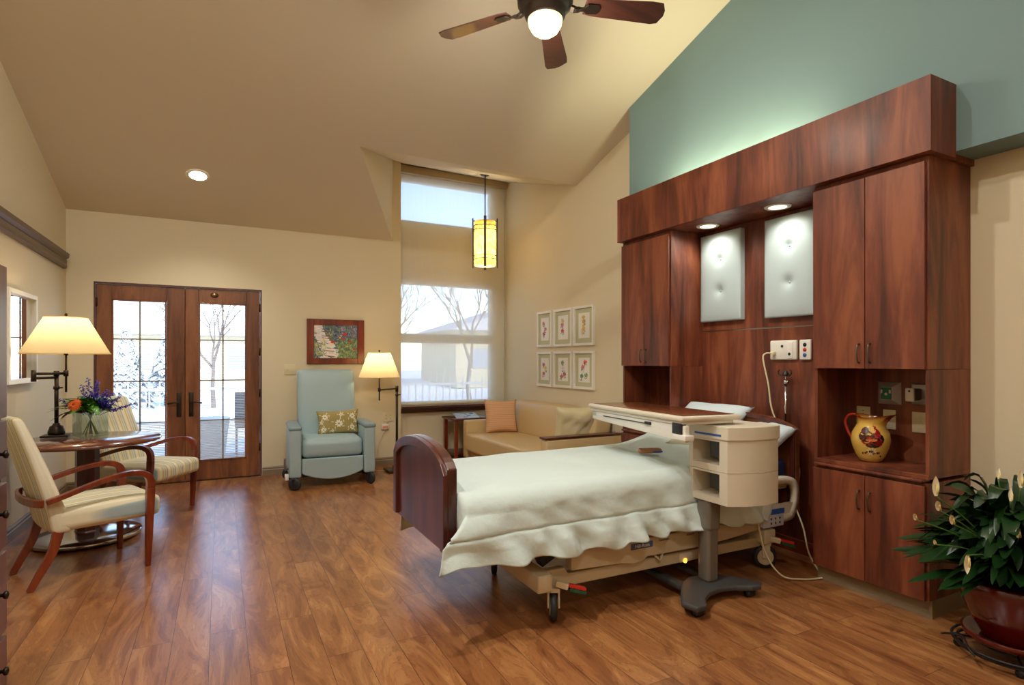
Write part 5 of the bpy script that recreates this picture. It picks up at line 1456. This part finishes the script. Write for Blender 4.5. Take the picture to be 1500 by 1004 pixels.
# recessed can
cxx, cyy = -.195, 6.19; czz = zc(cxx, cyy)
t = thing('ceiling_can_or_fill', 'lit recessed can light in the sloped ceiling above the french doors', 'recessed light', (cxx, cyy, czz))
tilt = Matrix.Translation((cxx, cyy, czz-.004)) @ Matrix.Rotation(-math.atan(.305), 4, 'X')
bm = BM(); lathe(bm, [(.075, -.003), (.098, -.002), (.10, .003)], (0, 0, 0), 32, cap=False); bmesh.ops.transform(bm, matrix=tilt, verts=bm.verts[:]); obj('trim_ring', bm, M['whiteframe'], t)
bm = BM(); lathe(bm, [(0, -.001), (.077, -.001)], (0, 0, 0), 32, cap=False); bmesh.ops.transform(bm, matrix=tilt, verts=bm.verts[:]); obj('lamp_lens', bm, M['bulbcan'], t)

# ------------------------------------------------------------------ ceiling fan
zb = 3.40; FCX, FCY = 1.678, 2.827; FR = .726
t = thing('ceiling_fan', 'bronze ceiling fan with five wooden blades and a lit globe', 'ceiling fan', (FCX, FCY, zb))
ztop = zc(FCX, FCY)
bm = BM(); tube(bm, [(FCX, FCY, zb+.15), (FCX, FCY, ztop-.05)], .015, 12); lathe(bm, [(.02, -.12), (.06, -.07), (.075, 0), (.075, .02)], (FCX, FCY, ztop), 24); obj('downrod', bm, M['bronze'], t)
bm = BM(); lathe(bm, [(.05, .16), (.12, .14), (.155, .09), (.165, .04), (.16, -.01), (.13, -.04), (.118, -.05), (.118, -.075), (.105, -.085), (.10, -.095)], (FCX, FCY, zb), 36); obj('motor_housing', bm, M['bronze'], t)
bm = BM(); lathe(bm, [(.098, 0), (.101, -.012), (.096, -.042), (.077, -.075), (.045, -.098), (0, -.107)], (FCX, FCY, zb-.085), 36); obj('light_globe', bm, M['fanglobe'], t)
for k in range(5):
    a = math.radians(117.9-64.9+k*72)   # 53 deg blade points to the far wall
    if k == 0: a = math.radians(53)
    mt = Matrix.Translation((FCX, FCY, zb)) @ Matrix.Rotation(a, 4, 'Z') @ Matrix.Rotation(math.radians(-12), 4, 'X')
    bm = BM(); r0, r1 = .235, FR
    pts = [(r0, -.052), (r0+.05, -.062), (r1-.10, -.082), (r1-.03, -.078), (r1-.004, -.03), (r1, .01), (r1-.02, .066), (r1-.06, .076), (r0+.05, .058), (r0, .048)]
    prism(bm, pts, -.004, .004, 'z'); bmesh.ops.transform(bm, matrix=mt, verts=bm.verts[:]); bl = obj('blade', bm, M['fanwood'], t, .002)
    bm = BM(); sweep(bm, smoothpath([(.13, 0, .0), (.17, 0, -.022), (.215, 0, -.018), (.27, 0, -.010), (.33, 0, -.008)], 3), [.04]*4+[.03]*4+[.07]*4+[.03], [.02]*6+[.008]*7, (0, 1, 0))
    bmesh.ops.transform(bm, matrix=mt, verts=bm.verts[:]); obj('blade_iron', bm, M['bronze'], bl, .003)
L = bpy.data.lights.new('fan_bulb', 'POINT'); L.energy = 30; L.color = (1, .92, .78); L.shadow_soft_size = .2
lo = bpy.data.objects.new('fan_bulb', L); C.objects.link(lo); lo.location = (FCX, FCY, zb-.26)

# ------------------------------------------------------------------ peace lily
GX, GY = 3.12, 1.20
t = thing('potted_peace_lily', 'peace lily with white flowers in an oxblood glazed pot on a wheeled stand', 'potted plant', (GX, GY, .075))
bm = BM(); lathe(bm, [(.0, .085), (.105, .085), (.115, .10), (.165, .20), (.198, .30), (.205, .345), (.196, .352), (.185, .345), (.18, .31), (0, .30)], (GX, GY, 0), 48); obj('pot', bm, M['pot'], t)
bm = BM(); lathe(bm, [(0, .065), (.135, .065), (.175, .085), (.185, .11), (.178, .113), (.13, .083), (0, .082)], (GX, GY, 0), 48); obj('saucer', bm, M['pot'], t)
bm = BM(); lathe(bm, [(0, .325), (.18, .318)], (GX, GY, 0), 24, cap=False); obj('soil', bm, M['soil'], t)
rd = random.Random(12)
def lily_leaf(bm, a, reach, h_, w_, n=8):
    b0 = V(GX+.05*math.cos(a)*rd.random(), GY+.05*math.sin(a)*rd.random(), .32)
    d = V(math.cos(a), math.sin(a), 0)
    top = b0+d*reach*.60+V(0, 0, h_*.95); tip = b0+d*reach+V(0, 0, h_*rd.uniform(.6, 1.12)-.02)
    P = smoothpath([b0, b0+d*reach*.26+V(0, 0, h_*.60), top, tip], 4)
    ns = len(P); st = int(ns*.38)
    tube(bm, P[:st+2], .003, 5)
    s = d.cross(V(0, 0, 1)).normalized(); rollv = V(0, 0, 1)*rd.uniform(-.75, .75)
    s = (s+rollv).normalized()
    prev = None; m_ = ns-st
    for i in range(m_):
        f = i/(m_-1); wd = w_*math.sin(PI*(f*.92+.06))**.8*(1-.25*f)
        if i == m_-1: wd = .001
        c = P[st+i]; tg = (P[min(st+i+1, ns-1)]-P[st+i-1]).normalized(); nr = s.cross(tg).normalized()
        row = (bm.verts.new(c-s*wd/2+nr*wd*.12), bm.verts.new(c), bm.verts.new(c+s*wd/2+nr*wd*.12))
        if prev:
            for q in (0, 1): f_ = bm.faces.new((prev[q], prev[q+1], row[q+1], row[q])); f_.smooth = True
        prev = row
bm = BM()
for k in range(230):
    a = rd.uniform(0, 2*PI) if k % 3 else rd.uniform(2.2, 4.4); tier = rd.random()
    lily_leaf(bm, a+rd.uniform(-.2, .2), .13+.29*tier**.8+rd.uniform(-.04, .04), .42-.33*tier+rd.uniform(-.06, .08), rd.uniform(.045, .085))
lily_leaf(bm, math.radians(165), .42, .24, .05)
# keep leaves clear of the wall
for v in bm.verts:
    if v.co.x > XR-.03: v.co.x = XR-.03
    if v.co.y > 1.545 and v.co.x > 3.17: v.co.y = 1.545
obj('foliage', bm, M['leaf'], t)
def lily_flower(p, hang=False, s=1, lean=0):
    p = Vector(p)
    bm = BM(); b0 = V(GX, GY, .34); mid = (b0+p)/2+V(0, 0, .05)
    tube(bm, smoothpath([b0, mid, p], 5), .003, 5); st = obj('flower_stem', bm, M['stem'], t)
    dz = -1 if hang else 1
    up = V(lean, lean*.3, dz).normalized()
    bm = BM(); side = up.cross(V(.459, .888, 0)).normalized()
    prev = None; n_ = 9
    for i in range(n_):
        f = i/(n_-1); w_ = .027*s*math.sin(PI*min(1, f*.88+.1))**.8
        if i == n_-1: w_ = .002
        c = p+up*.075*s*f; fwd = V(.459, .888, 0)*(.012*s*math.sin(PI*f)); row = []
        for q in range(5):
            g2 = -1+q*.5; row.append(bm.verts.new(c+side*w_/2*g2+fwd*(1-g2*g2)))
        if prev:
            for q in range(4): f_ = bm.faces.new((prev[q], prev[q+1], row[q+1], row[q])); f_.smooth = True
        prev = row
    o = obj('flower_spathe', bm, M['spathe'], st)
    bm = BM(); tube(bm, [p+up*.008*s-V(.004, .008, 0), p+up*.045*s-V(.004, .008, 0)], [.004*s, .003*s], 6); obj('flower_spadix', bm, M['spadix'], st)
import math as _m
def at(u, v, d):
    a_ = math.radians(27.3264); F_ = (math.sin(a_), math.cos(a_)); R2 = (F_[1], -F_[0]); p = (u-750)/825.4; q = (v-528.4)/825.4
    return ((F_[0]+p*R2[0])*d, (F_[1]+p*R2[1])*d, 1.32-q*d)
for (u, v, d, hang, s, lean) in ((1371, 727, 2.42, False, 1.15, -.05), (1376, 748, 2.36, False, 1.0, -1.1), (1342, 762, 2.40, False, .75, -1.2), (1396, 768, 2.33, False, .9, -1.0), (1417, 814, 2.25, True, 1.0, 0), (1462, 702, 2.5, False, .8, .9), (1480, 735, 2.4, False, .8, .6), (1492, 788, 2.3, False, .9, -.9), (1495, 715, 2.42, False, 1.0, .1), (1370, 798, 2.35, False, .5, -1)):
    lily_flower(at(u, v, d), hang, s, lean)
t2 = thing('plant_stand', 'black wire plant stand on casters beneath the oxblood pot', 'plant stand', (GX, GY, 0))
bm = BM()
for r_, z in ((.215, .055), (.20, .038), (.12, .055)): tube(bm, [(GX+r_*math.cos(2*PI*j/40), GY+r_*math.sin(2*PI*j/40), z) for j in range(41)], .006, 6, cap=False)
for k in range(4): a = k*PI/2+.5; tube(bm, [(GX-.21*math.cos(a), GY-.21*math.sin(a), .055), (GX+.21*math.cos(a), GY+.21*math.sin(a), .055)], .005, 6)
tube(bm, [(GX+(.235+.02*math.cos(b*6.28/9))*math.cos(2.2+b*.09), GY+(.235+.02*math.cos(b*6.28/9))*math.sin(2.2+b*.09), .055+.035*math.sin(b*.35)) for b in range(10)], .005, 6)
obj('wire_frame', bm, M['black'], t2)
for k in range(4):
    a = k*PI/2+.5
    bm = BM(); lathe(bm, [(0, -.012), (.016, -.012), (.019, 0), (.016, .012), (0, .012)], (GX+.19*math.cos(a), GY+.19*math.sin(a), .019), 16, 'x'); obj('caster', bm, M['black'], t2)

# ------------------------------------------------------------------ outdoors
def outdoors():
    bm = BM(); n = 40; r_ = random.Random(9); g_ = []
    for j in range(n+1):
        row = []
        for i in range(n+1):
            x = -45+110*i/n; y = YF+.35+70*(j/n)**1.6
            row.append(bm.verts.new((x, y, -.12+(.25*math.sin(x*.35+1)*math.sin(y*.3) if j > 3 else 0)*min(1, (j-3)/6))))
        g_.append(row)
    for a, b_ in zip(g_, g_[1:]):
        for i in range(n): f = bm.faces.new((a[i], a[i+1], b_[i+1], b_[i])); f.smooth = True
    o = obj('ground', bm, M['snow']); o['kind'] = 'structure'; o['label'] = 'snow-covered garden ground outside the glass'
    bm = BM(); box(bm, -3.5, 2.0, YF+.30, YF+2.4, -.11, -.06); o = obj('patio', bm, M['patio']); o['kind'] = 'structure'; o['label'] = 'blue-grey concrete patio outside the french doors'
    def tree(x, y, h_, seed, label, name='bare_tree'):
        rr_ = random.Random(seed); bm = BM()
        def br(p, d, l, r, lv):
            q = p+d*l; m2 = (p+q)/2+V(rr_.uniform(-.05, .05), rr_.uniform(-.05, .05), 0)*l
            tube(bm, [p, m2, q], [r, r*.8, r*.62], 5, cap=False)
            if lv == 0: return
            for k in range(rr_.choice([2, 3, 3])):
                nd = (d+V(rr_.uniform(-.75, .75), rr_.uniform(-.75, .75), rr_.uniform(-.1, .5))).normalized()
                br(p+d*l*rr_.uniform(.6, 1), nd, l*rr_.uniform(.6, .8), r*.58, lv-1)
        br(V(0, 0, -.2), V(0, 0, 1), h_*.30, h_*.015, 6)
        o = obj(name, bm, M['bark']); o.location = (x, y, 0); tag(o, label, 'tree')
    tree(6.2, 14.5, 5.5, 1, 'bare leafless tree seen through the middle of the window shade')
    tree(9.6, 18.0, 6.5, 2, 'bare leafless tree seen through the right side of the window shade')
    tree(4.2, 16.5, 5.0, 5, 'bare leafless tree seen through the left side of the window shade')
    tree(-.2, 20.0, 5.0, 7, 'bare leafless tree beyond the right french door')
    # spruce
    def spruce(x, y, h_, label, seed):
        rr_ = random.Random(seed); t = thing('spruce_tree', label, 'tree', (x, y, -.2))
        bm = BM(); tube(bm, [(x, y, -.2), (x, y, h_*.9)], [.12, .03], 8); obj('trunk', bm, M['bark'], t)
        bm = BM()
        for k in range(420):
            f = rr_.random()**.8; z = .2+f*(h_-.2); R_ = (1-f)*h_*.33+.05; a = rr_.uniform(0, 6.28)
            leaf_shape(bm, (x, y, z+.12), (x+R_*math.cos(a), y+R_*math.sin(a), z-.18*R_), .34*(1-f)+.12, .05, 3)
        obj('needles', bm, M['spruce'], t)
    spruce(-1.95, 15.8, 1.9, 'snowy blue spruce seen through the left french door', 3)
    spruce(-1.5, 21.0, 2.3, 'farther small spruce beyond the left french door', 4)
    def house(x, y, w_, d, h_, label, roofh=1.6):
        t = thing('neighbour_house', label, 'house', (x, y, -.2))
        bm = BM(); box(bm, x-w_/2, x+w_/2, y, y+d, -.2, h_); obj('walls', bm, M['siding'], t)
        bm = BM(); prism(bm, [(x-w_/2-.5, h_+.0), (x+w_/2+.5, h_+.0), (x, h_+roofh)], y-.5, y+d+.5, 'y'); obj('roof', bm, M['roof'], t)
        k = 0; xx = x-w_/2+1
        while xx < x+w_/2-1.4:
            bm = BM(); box(bm, xx, xx+1.0, y-.05, y+.02, .9, 2.0); obj('window', bm, M['hazeglass'], t); xx += 2.2; k += 1
    house(16, 29, 9, 6, 3.0, 'pale yellow neighbour house seen through the right of the window shade')
    house(-3.5, 33, 12, 6, 2.6, 'low pale neighbour house beyond the french doors', 1.8)
    # planter and patio chair
    bm = BM(); lathe(bm, [(0, -.06), (.20, -.06), (.26, .5), (.28, .52), (.25, .52), (.23, .45), (0, .42)], (-.15, 8.9, 0), 28); tag(rebase(obj('patio_planter', bm, M['white']), (-.15, 8.9, -.06)), 'white planter standing on the patio outside the right door', 'planter')
    t = thing('patio_chair', 'metal patio chair standing outside the right french door', 'chair', (.42, 9.0, -.06))
    bm = BM(); box(bm, .18, .66, 8.8, 9.25, .36, .39); obj('seat', bm, M['greyl'], t)
    bm = BM(); box(bm, .18, .66, 9.25, 9.28, .39, .85); obj('backrest', bm, M['greyl'], t)
    for x in (.2, .64):
        for y in (8.82, 9.25): bm = BM(); tube(bm, [(x, y, -.06), (x, y, .37)], .012, 6); obj('leg', bm, M['greyl'], t)
    # fence
    t = thing('garden_fence', 'low picket fence across the snowy garden', 'fence', (0, 13.5, -.2))
    bm = BM()
    for k in range(60): box(bm, -4+k*.18, -3.97+k*.18, 13.5, 13.52, -.2, .9)
    box(bm, -4, 6.8, 13.48, 13.5, .7, .76); box(bm, -4, 6.8, 13.48, 13.5, 0, .06)
    obj('pickets', bm, plain('grey_fence_paint', (170, 172, 176), .8), t)
outdoors()

# ------------------------------------------------------------------ lights
def area(name, loc, rot, sx, sy, e, c, shape='RECTANGLE', spread=None):
    L = bpy.data.lights.new(name, 'AREA'); L.shape = shape; L.size = sx; L.size_y = sy; L.energy = e; L.color = c
    if spread: L.spread = math.radians(spread)
    o = bpy.data.objects.new(name, L); C.objects.link(o); o.location = loc; o.rotation_euler = rot
    return o
# cove strip on top of the valance
area('cove_strip_light', (3.25, 2.95, 2.60), (PI, 0, 0), .08, 1.25, 15, (1, .95, .62))
# can light over the doors
L = bpy.data.lights.new('can_or_fill_beam', 'SPOT'); L.energy = 60; L.color = (1, .93, .80); L.spot_size = math.radians(120); L.spot_blend = .9; L.shadow_soft_size = .06
lo = bpy.data.objects.new('can_or_fill_beam', L); C.objects.link(lo); lo.location = (cxx, cyy, czz-.03)
# unseen fill lamps added on the ceiling behind and beside the camera
def can(x, y, e, label):
    z = zc(x, y)
    t = thing('ceiling_can_or_fill', label, 'recessed light', (x, y, z))
    bm = BM(); lathe(bm, [(.08, -.004), (.10, -.003), (.102, -.001)], (x, y, z), 24, cap=False); obj('trim_ring', bm, M['whiteframe'], t)
    area('can_or_fill_beam', (x, y, z-.012), (0, 0, 0), .15, .15, e, (1, .965, .91), 'DISK')
can(-.75, 1.5, 74, 'added unseen fill lamp in the high ceiling above the camera, left one')
can(.45, 2.3, 46, 'added unseen fill lamp in the high ceiling above the camera, right one')
can(.2, -1.2, 40, 'added unseen fill lamp near the back wall')
sun = bpy.data.lights.new('sun', 'SUN'); sun.energy = 4.5; sun.angle = .02; sun.color = (1, .95, .88)
so = bpy.data.objects.new('sun', sun); C.objects.link(so); so.rotation_euler = (math.radians(52), 0, math.radians(20))

w = bpy.data.worlds.new('world'); S.world = w; w.use_nodes = True
nt = w.node_tree; bg = nt.nodes['Background']
sky = nt.nodes.new('ShaderNodeTexSky'); sky.sky_type = 'NISHITA'; sky.sun_disc = False
sky.sun_elevation = math.radians(38); sky.sun_rotation = math.radians(200); sky.air_density = 1; sky.dust_density = .4; sky.ozone_density = 2.5
nt.links.new(sky.outputs[0], bg.inputs[0]); bg.inputs[1].default_value = .60

S.view_settings.view_transform = 'Standard'; S.view_settings.look = 'None'; S.view_settings.gamma = 1
S.view_settings.exposure = .28
S.view_settings.use_curve_mapping = False
S.cycles.use_denoising = True
S.cycles.max_bounces = 8; S.cycles.diffuse_bounces = 5; S.cycles.transparent_max_bounces = 24
S.cycles.caustics_reflective = False; S.cycles.caustics_refractive = False
S.cycles.sample_clamp_indirect = 6
